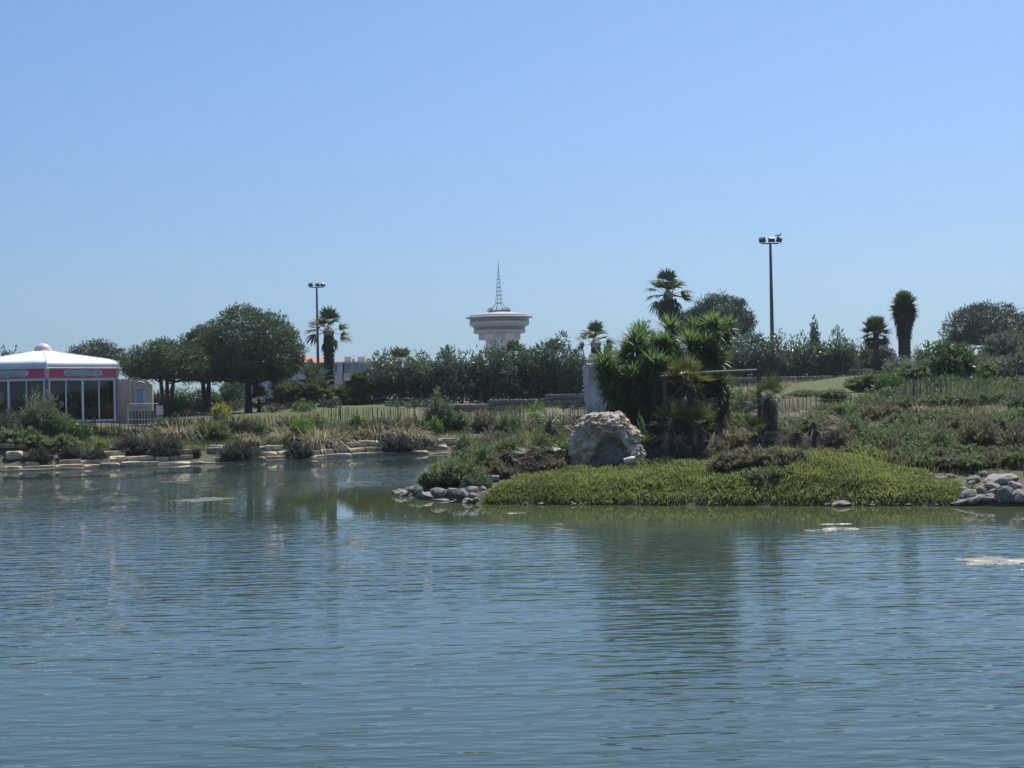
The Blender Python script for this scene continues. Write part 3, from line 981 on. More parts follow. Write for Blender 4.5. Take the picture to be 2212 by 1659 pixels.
def washingtonia(label, px, D, crown_py, base_py=None, s=1.0, live=16, old=5, dead=6, r=0.26, skirt=0.0, group=None, bend=0.0, spec=None, seed=None, name='fan_palm'):
    rng = np.random.default_rng(seed) if seed else nrng()
    b = foot(px, D) if base_py is None else hit(px, base_py)
    h = topz(px, crown_py, D) - b[2]
    t = thing(name, label, 'palm tree', tuple(b), 0, group)
    palm_trunk(t, h, r * 1.05, r * 0.92, (bend, 0))
    top = np.array([bend, 0, h])
    if spec:      # (azimuth seen from the front, elevation, size)
        for i, (a, e, q) in enumerate(spec):
            frond(t, FM['wash' if e > -20 else 'wash_old'][i % (4 if e > -20 else 2)], tuple(top + np.array([0, 0, -0.02 * i])), R(a), R(e), rng.uniform(-0.5, 0.5), s * q)
    else:
        for i in range(live):
            a = i * 2.399 + rng.uniform(-0.3, 0.3)
            e = R(78 - 80 * (i / live) + rng.uniform(-8, 8))
            frond(t, FM['wash'][i % 4], tuple(top + np.array([0, 0, -0.3 * i / live])), a, e, rng.uniform(-0.5, 0.5), s * rng.uniform(0.85, 1.1))
        for i in range(old):
            a = i * 2.399 + 1.0
            frond(t, FM['wash_old'][i % 2], tuple(top + np.array([0, 0, -0.35])), a, R(rng.uniform(-45, -20)), rng.uniform(-0.4, 0.4), s * 0.9)
    for i in range(dead):
        a = i * 2.399 + 0.4
        frond(t, FM['wash_dead'][i % 3], tuple(top + np.array([math.cos(a) * r, math.sin(a) * r, -0.45])), a, R(rng.uniform(-86, -72)), 0, s * rng.uniform(0.6, 0.9), 'dead_frond')
    # fibrous heart
    g = G(); g.tube([(bend, 0, h - 0.45), (bend, 0, h - 0.1), (bend, 0, h + 0.3)], [r * 0.95, r * 1.2, r * 0.3], 10)
    g.build('heart', M['dead_stalk'], t, True)
    if skirt > 0:
        n = int(260 * skirt)
        az = rng.uniform(0, 6.28, n); zz = h - 0.3 - rng.random(n) * skirt
        k = (h - zz) / (skirt + 0.3)
        rad = r * (1.0 + 0.9 * np.sin(np.pi * np.clip(k * 0.75 + 0.15, 0, 1)))
        bb = np.stack([np.cos(az) * rad, np.sin(az) * rad, zz], 1)
        dd = unit(np.stack([np.cos(az) * 0.28, np.sin(az) * 0.28, -np.ones(n)], 1))
        Q = ribbons(bb, dd, rng.uniform(0.4, 0.75, n) * s, 0.11, 0.0, 2, rng)
        link('skirt', quads_mesh('skirt', Q, np.repeat(rng.uniform(0, 0.5, n), 2), M['dead_leaf']), None, t)
    return t


def dwarf_palm(name, label, base, h, n_live, s=1.0, yellow=True, dead=8, group=None, trunk_r=0.13, far=False, skirt=0.0, az0=0.0, emin=-5, fallen=0, cat='palm'):
    rng = nrng()
    t = thing(name, label, cat, tuple(base), 0, group)
    palm_trunk(t, h, trunk_r * 1.3, trunk_r, stubs=False)
    for i in range(n_live):
        a = az0 + i * 2.399
        e = R(82 - (82 - emin) * ((i + 0.5) / n_live) + rng.uniform(-8, 8))
        key = 'far' if far else ('dwarf_y' if yellow and i % 3 != 1 else 'dwarf')
        frond(t, FM[key][i % 3], (0, 0, h), a, e, rng.uniform(-0.4, 0.4), s * rng.uniform(0.85, 1.15))
    for i in range(dead):
        a = az0 + i * 2.399 + 0.7
        z = h - rng.random() * max(0.15, skirt)
        frond(t, FM['dwarf_dead'][i % 3], (math.cos(a) * trunk_r * 0.7, math.sin(a) * trunk_r * 0.7, z), a, R(rng.uniform(-85, -5) if n_live else rng.uniform(-88, 30)), rng.uniform(-1.2, 1.2), s * rng.uniform(0.5, 1.15), 'dead_frond')
    if skirt > 0:
        n = int(140 * skirt / 0.6)
        az = rng.uniform(0, 6.28, n); zz = h - rng.random(n) * skirt
        rad = trunk_r * rng.uniform(0.9, 1.6, n)
        bb = np.stack([np.cos(az) * rad, np.sin(az) * rad, zz], 1)
        dd = unit(np.stack([np.cos(az) * 0.35, np.sin(az) * 0.35, -np.ones(n)], 1))
        Q = ribbons(bb, dd, rng.uniform(0.3, 0.6, n) * s, 0.05, 0.0, 2, rng)
        link('skirt', quads_mesh('skirt', Q, np.repeat(rng.uniform(0, 0.5, n), 2), M['dead_leaf']), None, t)
    return t


def phoenix(name, label, base, h, n, s=1.0, group=None, r=0.25, emin=-25, emax=85, spec=None):
    rng = nrng()
    t = thing(name, label, 'palm tree', tuple(base), rng.uniform(0, 6), group)
    palm_trunk(t, h, r * 1.1, r)
    for i in range(n):
        a = i * 2.399 + rng.uniform(-0.2, 0.2)
        e = R(emax - (emax - emin) * ((i + 0.5) / n) + rng.uniform(-7, 7))
        frond(t, FM['phoenix'][i % 3], (0, 0, h - 0.2 * i / n), a, e, rng.uniform(-0.3, 0.3), s * rng.uniform(0.85, 1.1))
    return t


def rosette_mesh(rng, n=120, L=0.85, Wd=0.062, low=-0.55):
    d = rand_dirs(n * 3, rng)
    d = d[d[:, 2] > low]
    w = rng.random(len(d)) < np.clip(0.45 + d[:, 2] * 0.8, 0.25, 1)
    d = d[w][:n]
    n = len(d)
    ln = L * rng.uniform(0.75, 1.1, n)
    b = d * 0.05 + np.array([0, 0, 1.0]) * (d[:, 2:3] * 0.12)
    wv = Wd * rng.uniform(0.8, 1.2, n)
    s0 = np.cross(d, np.array([0, 0, 1.0])) + rng.normal(size=(n, 3)) * 0.02
    side = unit(s0)
    up = unit(np.cross(side, d))
    # two halves folded along the midrib
    QA = []
    for sg in (-1, 1):
        sd = unit(side * sg + up * 0.35)
        q = ribbons(b + 0, d, ln, wv, 0.1 + 0.25 * np.clip(0.3 - d[:, 2], 0, 1), 3, rng, side=sd, w0=0.5, tip=0.03, peak=0.35)
        # keep the midrib edge on the leaf's axis
        q = q.reshape(n, 3, 4, 3)
        a = (q[:, :, 0] + q[:, :, 1]) / 2; c = (q[:, :, 2] + q[:, :, 3]) / 2
        q[:, :, 0] = a; q[:, :, 3] = c
        QA.append(q.reshape(-1, 4, 3))
    tt = np.clip(0.35 + d[:, 2] * 0.25 + rng.uniform(-0.25, 0.3, n), 0, 1)
    return quads_mesh('rosette', np.concatenate(QA), np.concatenate([np.repeat(tt, 3)] * 2), M['yucca'])


# ---- stones
def rock_mesh(seed, boxy=0.0, sub=2, amp=0.25, flat=1.0, mat='grey_rock', fine=0.06):
    import bmesh
    rng = np.random.default_rng(seed)
    bm = bmesh.new()
    bmesh.ops.create_icosphere(bm, subdivisions=sub, radius=1.0)
    o = rng.uniform(0, 100, 3)
    planes = [(unit(rng.normal(size=3)), rng.uniform(0.5, 0.82)) for _ in range(13)]
    for v in bm.verts:
        c = np.array(v.co)
        if boxy > 0:
            m_ = np.max(np.abs(c))
            c = c * (1 - boxy) + c / m_ * boxy * 0.86
        for (nn, dd) in planes[: (6 if boxy else 13)]:
            k = c @ nn - dd * (1.12 if boxy else 1)
            if k > 0: c = c - nn * k
        k = 1 + amp * noise.noise(Vector(c * 1.3 + o)) + fine * noise.noise(Vector(c * 4.5 + o))
        c = c * k
        v.co = (c[0], c[1], c[2] * flat)
    me = bpy.data.meshes.new('rock')
    bm.to_mesh(me)
    bm.free()
    me.materials.append(M[mat])
    return me


def block_mesh(seed, mat, amp=0.07, rnd=7.0, dims=(1, 1, 1)):
    """hewn block, about one metre each way, worn edges"""
    import bmesh
    rng = np.random.default_rng(seed)
    bm = bmesh.new()
    bmesh.ops.create_cube(bm, size=2.0)
    bmesh.ops.subdivide_edges(bm, edges=bm.edges[:], cuts=3, use_grid_fill=True)
    o = rng.uniform(0, 100, 3)
    chip = [(unit(rng.choice([-1, 1], 3) * rng.uniform(0.5, 1, 3)), rng.uniform(1.12, 1.45)) for _ in range(4)]
    for v in bm.verts:
        c = np.array(v.co)
        q = np.sum(np.abs(c) ** rnd) ** (1 / rnd)
        c = c / q * (1 if q > 0 else 1) * (np.max(np.abs(c)) ** 0.0)
        for (nn, dd) in chip:
            k = c @ nn - dd
            if k > 0: c = c - nn * k
        c = c * (1 + amp * noise.noise(Vector(c * 0.9 + o)) + amp * 0.6 * noise.noise(Vector(c * 2.7 + o)))
        v.co = c * 0.5
    me = bpy.data.meshes.new('block')
    bm.to_mesh(me)
    bm.free()
    me.materials.append(M[mat])
    return me
# ------------------------------------------------------------------ lookout tower, far behind the hedge
def lookout_tower():
    D = 570.0
    c = W(1081.5, 845, D)
    t = thing('lookout_tower', 'white round lookout tower with two glazed floors and a lattice mast', 'tower', (c[0], D, 3.0))
    z0 = -3.0
    g = G(); g.lathe([(6.7, -3), (6.15, 16), (6.0, 22), (6.0, 28.3)], 48, (0, 0, 0))
    g.build('shaft', M['tower_white'], t, True)
    # portholes
    for (dx, z) in ((-4.0, 24.6), (-4.2, 22.0), (-2.0, 22.1), (-4.1, 27.0), (2.3, 20.0)):
        a = math.asin(dx / 6.05)
        g = G(); r = 0.36
        pts = [(r * math.cos(k * math.pi / 7), 0, r * math.sin(k * math.pi / 7)) for k in range(14)]
        n = len(pts)
        g.add(pts + [(x, 0.3, zz) for (x, _, zz) in pts], [tuple(range(n))] + [(k, (k + 1) % n, n + (k + 1) % n, n + k) for k in range(n)])
        g.build('porthole', M['tower_dark'], t, loc=(6.12 * math.sin(a), -6.14 * math.cos(a), z + z0), rot=(0, 0, a))
    # bracket blocks under the floors
    for a in (0, 60, 120, 180, 240, 300):
        g = G(); ca, sa = math.cos(R(a)), math.sin(R(a))
        w = 2.1
        prof = [(5.2, 22.9), (8.9, 22.9), (8.9, 25.4), (5.2, 25.4)]
        vv = []
        for s in (-w, w):
            for (r, z) in prof: vv.append((r * ca - s * sa, r * sa + s * ca, z + 2.7 + z0))
        g.add(vv, [(3, 2, 1, 0), (4, 5, 6, 7), (0, 1, 5, 4), (1, 2, 6, 5), (2, 3, 7, 6), (3, 0, 4, 7)])
        g.build('bracket', M['tower_white'], t)
    L = lambda pr, name, m, smooth=True: (lambda gg: gg.build(name, M[m], t, smooth))(G().lathe([(r, z + z0) for r, z in pr], 72, (0, 0, 0), close=True))
    L([(5.5, 28.15), (9.1, 28.1), (10.6, 28.4), (11.1, 28.7), (11.15, 29.5), (10.9, 29.55), (10.5, 29.3), (5.5, 29.3)], 'lower_band', 'tower_band')
    L([(5.5, 31.05), (11.0, 31.0), (12.3, 31.7), (12.75, 32.1), (12.8, 33.1), (12.5, 33.15), (12.2, 32.8), (5.5, 32.8)], 'upper_band', 'tower_band')
    L([(4.6, 35.0), (12.4, 34.9), (14.2, 35.05), (14.3, 35.2), (12.9, 35.5), (12.85, 36.0), (12.5, 36.15), (5.0, 37.35), (4.6, 37.3)], 'roof', 'tower_roof')
    L([(12.9, 34.75), (14.25, 34.95), (14.33, 35.12), (13.0, 35.05)], 'roof_rim', 'tower_band')
    g = G(); g.lathe([(6.8, 28.9 + z0), (6.8, 31.5 + z0), (8.2, 31.5 + z0), (8.2, 35.0 + z0)], 32); g.build('core', M['tower_dark'], t, True)
    for (r, za, zb, n) in ((10.85, 29.3, 31.1, 44), (12.55, 32.9, 34.95, 50)):
        f = G().lathe([(r - 0.12, za + z0), (r + 0.1, za + z0), (r + 0.1, za + z0 + 0.12), (r - 0.12, za + z0 + 0.12)], n, close=True).build('window_ring', M['tower_dark'], t)
        mm = G().box((0, 0, 0), (0.14, 0.14, zb - za)).mesh('mullion', M['tower_dark'])
        for k in range(n):
            a = 2 * math.pi * k / n
            link('mullion', mm, None, f, (r * math.cos(a), r * math.sin(a), (za + zb) / 2 + z0), (0, 0, a))
        w = 2 * r * math.sin(math.pi / n) - 0.1
        pm = G().box((0, 0, 0), (0.03, w, zb - za - 0.04)).mesh('pane', M['tower_glass'])
        for k in range(n):
            a = 2 * math.pi * (k + 0.5) / n
            rr = r * math.cos(math.pi / n)
            link('pane', pm, None, f, (rr * math.cos(a), rr * math.sin(a), (za + zb) / 2 + z0), (0, 0, a))
        # people and tables behind the glass read as dark lumps
        g = G(); rng = nrng()
        for k in range(40):
            a = rng.uniform(0, 6.28); q = rng.uniform(0.62, 0.93) * r
            g.box((q * math.cos(a), q * math.sin(a), za + z0 + 0.45), (0.7, 0.7, 0.9 + rng.uniform(0, 0.5)), a)
        tag(g.build('furniture', M['tower_dark'], t), kind='stuff')
    # aerial platform and mast
    L([(3.2, 37.2), (4.5, 37.2), (4.7, 37.6), (4.6, 38.1), (3.2, 38.1)], 'aerial_platform', 'tower_dark')
    rng = nrng()
    for k in range(26):
        a = 2 * math.pi * k / 26 + rng.uniform(-0.08, 0.08)
        r = rng.uniform(4.2, 5.0); z = 37.6 + rng.uniform(0, 1.1) + z0
        g = G()
        if k % 3 == 0:
            g.lathe([(0.05, 0), (0.45, 0.12), (0.5, 0.3), (0.42, 0.3), (0.05, 0.1)], 12)
            g.build('dish_aerial', M['steel_grey'], t, True, (r * math.cos(a), r * math.sin(a), z), (math.pi / 2, 0, a + math.pi / 2))
        else:
            g.box((0, 0, 0.3), (0.35, 0.25, rng.uniform(0.6, 1.2)), a)
            g.tube([(0, 0, 0), (-0.6 * math.cos(a), -0.6 * math.sin(a), -0.1)], 0.06, 5)
            g.build('panel_aerial', M['steel_grey'], t, False, (r * math.cos(a), r * math.sin(a), z))
    for dx in (-3.4, 3.6):
        G().tube([(dx, 0, 38 + z0), (dx, 0, 40.4 + z0)], 0.05, 5).build('whip_aerial', M['mast'], t)
    hw = lambda z: 1.5 * max(0.06, (57.9 - z) / (57.9 - 41.3)) ** 0.92
    for k in range(8):
        a = 2 * math.pi * (k + 0.5) / 8
        pts = [(hw(z) * math.cos(a), hw(z) * math.sin(a), z + z0) for z in np.linspace(41.3, 57.5, 9)]
        G().tube([(3.7 * math.cos(a), 3.7 * math.sin(a), 37.9 + z0)] + pts, [0.13] + [0.1 - 0.007 * i for i in range(9)], 5).build('mast_leg', M['mast'], t)
    for i, z in enumerate((41.3, 43.0, 44.7, 46.4, 48.1, 49.8, 51.5, 53.2, 54.9)):
        r = hw(z)
        g = G()
        pts = [(r * math.cos(2 * math.pi * (k + 0.5) / 8), r * math.sin(2 * math.pi * (k + 0.5) / 8), z + z0) for k in range(9)]
        g.tube(pts, 0.12 if i % 2 == 0 else 0.07, 5, False)
        g.build('mast_ring', M['mast'], t)
    G().tube([(0, 0, 56.6 + z0), (0, 0, 58.2 + z0), (0, 0, 60.2 + z0)], [0.12, 0.07, 0.03], 6).build('mast_tip', M['mast'], t)


lookout_tower()


# ------------------------------------------------------------------ houses behind the trees
def wall_with_windows(t, name, x0, x1, y0, y1, zb, zt, mat):
    g = G(); g.box(((x0 + x1) / 2, (y0 + y1) / 2, (zb + zt) / 2), (x1 - x0, y1 - y0, zt - zb))
    return g.build(name, M[mat], t)


def window(t, x, y, z, w, h, sill=True):
    f = G()
    for (cx, cz, dx, dz) in ((-w / 2, 0, 0.14, h + 0.14), (w / 2, 0, 0.14, h + 0.14), (0, h / 2, w, 0.14), (0, -h / 2, w, 0.14), (0, 0, 0.09, h)):
        f.box((cx, 0, cz), (dx, 0.22, dz))
    o = f.build('window', M['block_grey'], t, False, (x, y - 0.08, z))
    G().box((0, 0, 0), (w - 0.1, 0.05, h - 0.1)).build('pane', M['flat_glass'], o, False, (0, 0.03, 0))
    if sill: G().box((0, -0.1, -h / 2 - 0.12), (w + 0.3, 0.36, 0.1)).build('sill', M['block_white'], o)
    return o


def houses():
    D = 250.0
    s = pxm(D)
    z = lambda px, py: topz(px, py, D)
    X = lambda px: W(px, 800, D)[0]
    # tiled house
    b = foot(640, D)
    t = thing('tiled_house', 'white house with an orange tiled hip roof behind the big pine', 'house', (0, D, 0))
    zt = z(660, 784)
    wall_with_windows(t, 'wall', X(505), X(738), 0, 12, 2, zt, 'block_white')
    g = G()
    x0, x1, ya, yb = X(500), X(741), -0.8, 13
    zr = z(640, 767)
    g.add([(x0, ya, zt + 0.02), (x1, ya, zt + 0.02), (x1, yb, zt + 0.02), (x0, yb, zt + 0.02), (x0 + 6, 6, zr), (X(650), 6, zr)],
          [(0, 1, 5, 4), (1, 2, 5), (2, 3, 4, 5), (3, 0, 4), (3, 2, 1, 0)])
    rf = g.build('roof', M['tile_roof'], t)
    g = G()
    n = 46
    for k in range(n):
        f = (k + 0.5) / n
        xa = x0 + (x1 - x0) * f
        # tile courses running up the front slope
        if xa < x0 + 6: top = (xa - x0) / 6
        elif xa > X(650): top = (x1 - xa) / (x1 - X(650))
        else: top = 1.0
        g.tube([(xa, ya, zt + 0.08), (xa, ya + (6 - ya) * top, zt + 0.08 + (zr - zt) * top)], 0.09, 5)
    tag(g.build('tile_course', M['tile_roof'], rf), kind='stuff')
    G().box(((x0 + x1) / 2, ya, zt - 0.12), (x1 - x0, 0.15, 0.25)).build('gutter', M['block_white'], t)
    for (px, py) in ((540, 825), (557, 824), (590, 822), (615, 826), (700, 797), (722, 797), (655, 800), (690, 828), (630, 800), (600, 798), (570, 800)):
        window(t, X(px), 0, z(px, py), 1.1, 1.5)
    for (px, py) in ((590, 832), (620, 838)):
        bl = G().box((X(px), -0.6, z(px, py)), (3.2, 1.2, 0.2)).build('balcony', M['block_white'], t)
        G().box((X(px), -1.15, z(px, py) + 0.55), (3.2, 0.08, 0.9)).build('parapet', M['block_white'], bl)
    # flat-roofed block
    t = thing('apartment_block', 'white flat roofed apartment block with roof boxes beside the palm trunk', 'building', (0, D, 0))
    xa, xb = X(741) + 0.05, X(850)
    zt = z(780, 783)
    zm = z(780, 803)
    wall_with_windows(t, 'lower_wall', xa, xb, 0.4, 14, 2, zm - 0.25, 'block_white')
    wall_with_windows(t, 'attic_wall', xa, xb, 1.4, 14, zm - 0.24, zt, 'block_grey')
    G().box(((xa + xb) / 2 + 1.2, 0.2, zm - 0.05), (xb - xa - 3.4, 2.4, 0.5)).build('eave_band', M['block_grey'], t)
    G().box(((xa + xb) / 2, 7.5, zt + 0.12), (xb - xa + 0.4, 13, 0.22)).build('roof_slab', M['block_white'], t)
    for px in (751, 768, 781, 797, 815, 832):
        window(t, X(px), 1.4, z(px, 793), 0.8, 0.95, False)
    for px in (769, 779, 800, 820):
        window(t, X(px), 0.4, z(px, 824), 0.95, 1.0)
    for (px, w) in ((706, 1.1), (744, 1.3), (774, 1.5)):
        ya = 6 if px > 720 else 4.0
        G().box((X(px), ya, z(px, 776)), (w, 1.2, 1.25 if px > 720 else 1.2)).build('roof_box', M['beige_trim'], t)
    for px in (757, 788, 803):
        ch = G().box((X(px), 5, zt + 0.5), (0.5, 0.5, 0.6)).build('chimney', M['tile_roof'], t)
    G().tube([(X(758), 5, zt + 0.8), (X(758), 5, zt + 1.5)], 0.03, 5).tube([(X(758) - 0.4, 5, zt + 1.4), (X(758) + 0.4, 5, zt + 1.4)], 0.03, 5).build('aerial', M['steel_grey'], t)
    # thin radio mast above the hedge
    D2 = 330.0
    q = W(983, 800, D2)
    t = thing('radio_mast', 'thin grey radio mast standing up behind the oleander hedge', 'mast', (q[0], D2, 3))
    zt = topz(983, 742, D2) - 3
    G().tube([(0, 0, 0), (0, 0, zt - 3), (0, 0, zt)], [0.14, 0.1, 0.05], 6).build('pole', M['steel_grey'], t)
    g = G(); g.tube([(0, 0, zt - 3.6), (2.1, 0, zt - 3.6), (2.1, 0, zt - 1.7)], 0.06, 5); g.build('side_aerial', M['steel_grey'], t)


houses()


# ------------------------------------------------------------------ pink kiosk
def kiosk():
    D = 82.0
    s = pxm(D)
    c = W(94, 850, D)
    rad = 166 * s
    zf = topz(155, 914, D - 4.4)
    ze = topz(155, 794, D - 4.4) - zf
    zw = topz(155, 816.5, D - 4.4) - zf
    t = thing('kiosk', 'pink and white six sided glazed kiosk with a white tent roof', 'kiosk', (c[0], D, zf))
    A = [R(21.6 + 60 * k) for k in range(6)]
    cor = lambda k, r=1.0, z=0.0: np.array([rad * r * math.sin(A[k % 6]), -rad * r * math.cos(A[k % 6]), z])
    G().add([cor(k, 1.03, -1.2) for k in range(6)] + [cor(k, 1.03, 0.0) for k in range(6)],
            [tuple(range(6, 12))] + [(k, (k + 1) % 6, 6 + (k + 1) % 6, 6 + k) for k in range(6)]).build('base', M['purple'], t)
    # roof: six rolled skirts rising to a shallow cone
    prof = [(1.035, ze), (1.045, ze + 0.10), (1.04, ze + 0.26), (1.01, ze + 0.40), (0.95, ze + 0.50), (0.86, ze + 0.59), (0.5, ze + 0.85), (0.25, ze + 1.04), (0.115, ze + 1.17)]
    vv, ff = [], []
    SUB = 6
    for (r, z) in prof:
        for k in range(6):
            for j in range(SUB):
                f = j / SUB
                p = cor(k, r, z) * (1 - f) + cor(k + 1, r, z) * f
                sag = 0.05 * math.sin(math.pi * f) * math.sin(math.pi * min(1, max(0, (1 - r) / 0.9)))
                vv.append((p[0], p[1], p[2] - sag))
    m = 6 * SUB
    for i in range(len(prof) - 1):
        for k in range(m):
            ff.append((i * m + k, i * m + (k + 1) % m, (i + 1) * m + (k + 1) % m, (i + 1) * m + k))
    ff.append(tuple(range(m))[::-1])
    roof = G().add(vv, ff).build('roof', M['roof_white'], t, True)
    for k in range(6):
        G().tube([cor(k, r * 1.003, z + 0.012) for (r, z) in prof], 0.022, 5).build('seam', M['alu'], roof)
        p2 = [(cor(k, r, z) + cor(k + 1, r, z)) / 2 + np.array([0, 0, 0.0]) for (r, z) in prof[5:]]
        G().tube(p2, 0.012, 4).build('seam', M['alu'], roof)
    g = G(); g.lathe([(0.55, ze + 1.12), (0.55, ze + 1.2), (0.5, ze + 1.24)], 32); g.build('cap_ring', M['beige_trim'], roof, True)
    g = G(); g.lathe([(0.5 * math.cos(q), ze + 1.2 + 0.43 * math.sin(q)) for q in np.linspace(0, math.pi / 2, 10)], 32); g.build('roof_cap', M['pale_pink'], t, True)
    for k in range(6):
        a, b = cor(k), cor(k + 1)
        mid = (a + b) / 2
        ln = np.linalg.norm(b - a)
        u = (b - a) / ln
        nrm = np.array([mid[0], mid[1], 0]); nrm /= np.linalg.norm(nrm)
        rz = math.atan2(u[1], u[0])
        loc = lambda f, z, o=0.0: tuple(a + u * (ln * f) + nrm * o + np.array([0, 0, z]))
        # fascia, leaning out a little towards the eave
        fh = ze - zw
        pts = []
        for (z, o) in ((zw, 0.05), (zw + fh * 0.35, 0.075), (zw + fh, 0.15)):
            pts.append((loc(0, z, o), loc(1, z, o)))
        g = G()
        g.add([p for q in pts for p in q] + [loc(0, zw, -0.1), loc(1, zw, -0.1), loc(0, ze, -0.1), loc(1, ze, -0.1)],
              [(0, 1, 3, 2), (2, 3, 5, 4), (6, 7, 1, 0), (4, 5, 9, 8), (7, 6, 8, 9)])
        fa = g.build('fascia', M['pink'], t)
        G().tube([loc(0, ze + 0.0, 0.19), loc(1, ze + 0.0, 0.19)], 0.035, 6).build('eave_trim', M['white_paint'], fa)
        G().tube([loc(0, zw + 0.01, 0.09), loc(1, zw + 0.01, 0.09)], 0.025, 6).build('lower_trim', M['pale_pink'], fa)
        # cloud-shaped plaque: outline of three round lobes
        n = 60
        for (sc, off, mt, nm) in ((1.0, 0.145, 'white_paint', 'sign_rim'), (0.93, 0.158, 'sign_blue', 'sign_plaque')):
            pl = []
            for q in range(n):
                an = 2 * math.pi * q / n
                x = 1.33 * math.copysign(abs(math.cos(an)) ** 0.6, math.cos(an))
                y = 0.21 * math.copysign(abs(math.sin(an)) ** 0.5, math.sin(an))
                y *= 1 + 0.2 * math.cos(x * 2 * math.pi / 1.0)
                pl.append((x * (sc if nm == 'sign_plaque' else 1.0) * 0.98, y * sc))
            zc = zw + fh * 0.53
            front = [loc(0.5 + x / ln, zc + y, off) for (x, y) in pl]
            back = [loc(0.5 + x / ln, zc + y, off - 0.06) for (x, y) in pl]
            G().add(front + back, [tuple(range(n))] + [(q, n + q, n + (q + 1) % n, (q + 1) % n) for q in range(n)]).build(nm, M[mt], fa)
        # glazing
        fr = G()
        fr.box(loc(0.5, zw - 0.06, 0.0), (ln - 0.12, 0.1, 0.12), rz)
        fr.box(loc(0.5, 0.09, 0.0), (ln - 0.12, 0.1, 0.1), rz)
        for f, w in ((0.03, 0.09), (0.263, 0.05), (0.5, 0.12), (0.737, 0.05), (0.97, 0.09)):
            fr.box(loc(f, zw / 2 - 0.015, 0.012), (w, 0.09, zw - 0.21), rz)
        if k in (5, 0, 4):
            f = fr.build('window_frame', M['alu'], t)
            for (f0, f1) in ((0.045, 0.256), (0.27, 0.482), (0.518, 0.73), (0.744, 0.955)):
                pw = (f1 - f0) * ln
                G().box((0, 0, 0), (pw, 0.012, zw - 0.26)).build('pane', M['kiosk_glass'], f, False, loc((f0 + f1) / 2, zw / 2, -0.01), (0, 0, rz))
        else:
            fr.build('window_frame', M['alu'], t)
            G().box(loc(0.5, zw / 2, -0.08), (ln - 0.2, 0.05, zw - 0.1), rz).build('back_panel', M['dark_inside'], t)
        # corner
        G().tube([cor(k, 1.005, 0.0), cor(k, 1.005, zw)], 0.085, 8).build('corner_post', M['purple'], t)
        g = G(); g.tube([cor(k, 1.012, zw - 0.02), cor(k, 1.018, zw + fh * 0.4), cor(k, 1.036, ze + 0.02)], [0.09, 0.13, 0.17], 10); g.build('corner_bracket', M['pale_pink'], t, True)
    # inside
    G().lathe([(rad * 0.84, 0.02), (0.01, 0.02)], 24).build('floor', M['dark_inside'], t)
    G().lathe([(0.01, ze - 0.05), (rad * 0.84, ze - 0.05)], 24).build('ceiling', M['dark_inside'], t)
    G().lathe([(0.9, 0.02), (0.9, 1.1), (0.7, 1.2), (0.7, ze - 0.1)], 10).build('carousel_drum', M['inside_red'], t)
    rng = nrng()
    for k in range(9):
        a = k * 0.7; r = rng.uniform(2.0, 3.1)
        g = G()
        g.box((0, 0, 0.55), (0.9, 0.5, 0.45), 0, 0.7).box((0.42, 0, 0.95), (0.25, 0.3, 0.5), 0, 0.6)
        g.tube([(0, 0, 0.02), (0, 0, ze - 0.1)], 0.025, 6)
        g.build('carousel_seat', M[['inside_teal', 'inside_red', 'dark_inside', 'yellow'][k % 4]] if k != 3 else M['dark_inside'], t, False, (r * math.cos(a), r * math.sin(a), 0), (0, 0, a + 1.57))
    G().box((0, 0, 0), (0.55, 0.015, 0.72)).build('notice', M['paper'], t, False, tuple(cor(5) * 0.64 + cor(6) * 0.36 + np.array([0.0, 0.06, 1.55])), (0, 0, math.atan2(*(cor(6) - cor(5))[[1, 0]])))
    p = cor(0) * 0.6 + cor(1) * 0.4
    g = G(); g.tube([(0, 0, 0.0), (0, 0, 0.9), (0.02, 0, 1.3)], [0.16, 0.2, 0.07], 8)
    g.build('carousel_figure', M['dark_inside'], t, True, (p[0] * 0.85, p[1] * 0.85, 0.15))
    G().tube([(0.05, 0, 1.3), (0.0, 0, 1.48), (-0.08, 0, 1.5)], [0.05, 0.075, 0.04], 8).build('yellow_plume', M['yellow'], t, True, (p[0] * 0.85, p[1] * 0.85, 0.15))
    # painted annex wall
    D2 = 82.5
    pts = [(253, 818.5), (308, 820), (318, 822), (329, 831), (330, 905), (253, 905)]
    q0 = W(253, 905, D2)
    t2 = thing('annex_wall', 'beige stone painted annex wall with a false arched window beside the kiosk', 'wall', (q0[0], D2, h1(q0[0], D2) - 0.1))
    o = np.array([q0[0], D2, h1(q0[0], D2) - 0.1])
    P = [W(x, y, D2) - o for (x, y) in pts]
    P[4][2] = P[5][2] = 0
    n = len(P)
    G().add([(p[0], 0, p[2]) for p in P] + [(p[0], 0.18, p[2]) for p in P], [tuple(range(n))[::-1]] + [(k, (k + 1) % n, n + (k + 1) % n, n + k) for k in range(n)] + [tuple(range(n, 2 * n))]).build('wall_panel', M['beige_panel'], t2)
    loc2 = lambda x, y: W(x, y, D2) - o
    for x in (258, 282):
        a, b = loc2(x, 820), loc2(x, 895)
        G().box((a[0], -0.04, (a[2] + b[2]) / 2), (0.16, 0.1, a[2] - b[2])).build('pilaster', M['beige_trim'], t2)
    a, b = loc2(295.5, 842), loc2(311.5, 873)
    f = G()
    f.box((a[0] - 0.05, -0.05, (a[2] + b[2]) / 2), (0.14, 0.12, a[2] - b[2] + 0.1)); f.box((b[0] + 0.05, -0.05, (a[2] + b[2]) / 2), (0.14, 0.12, a[2] - b[2] + 0.1))
    f.box(((a[0] + b[0]) / 2, -0.05, a[2] + 0.12), (b[0] - a[0] + 0.4, 0.16, 0.14)); f.box(((a[0] + b[0]) / 2, -0.05, b[2] - 0.1), (b[0] - a[0] + 0.4, 0.16, 0.12))
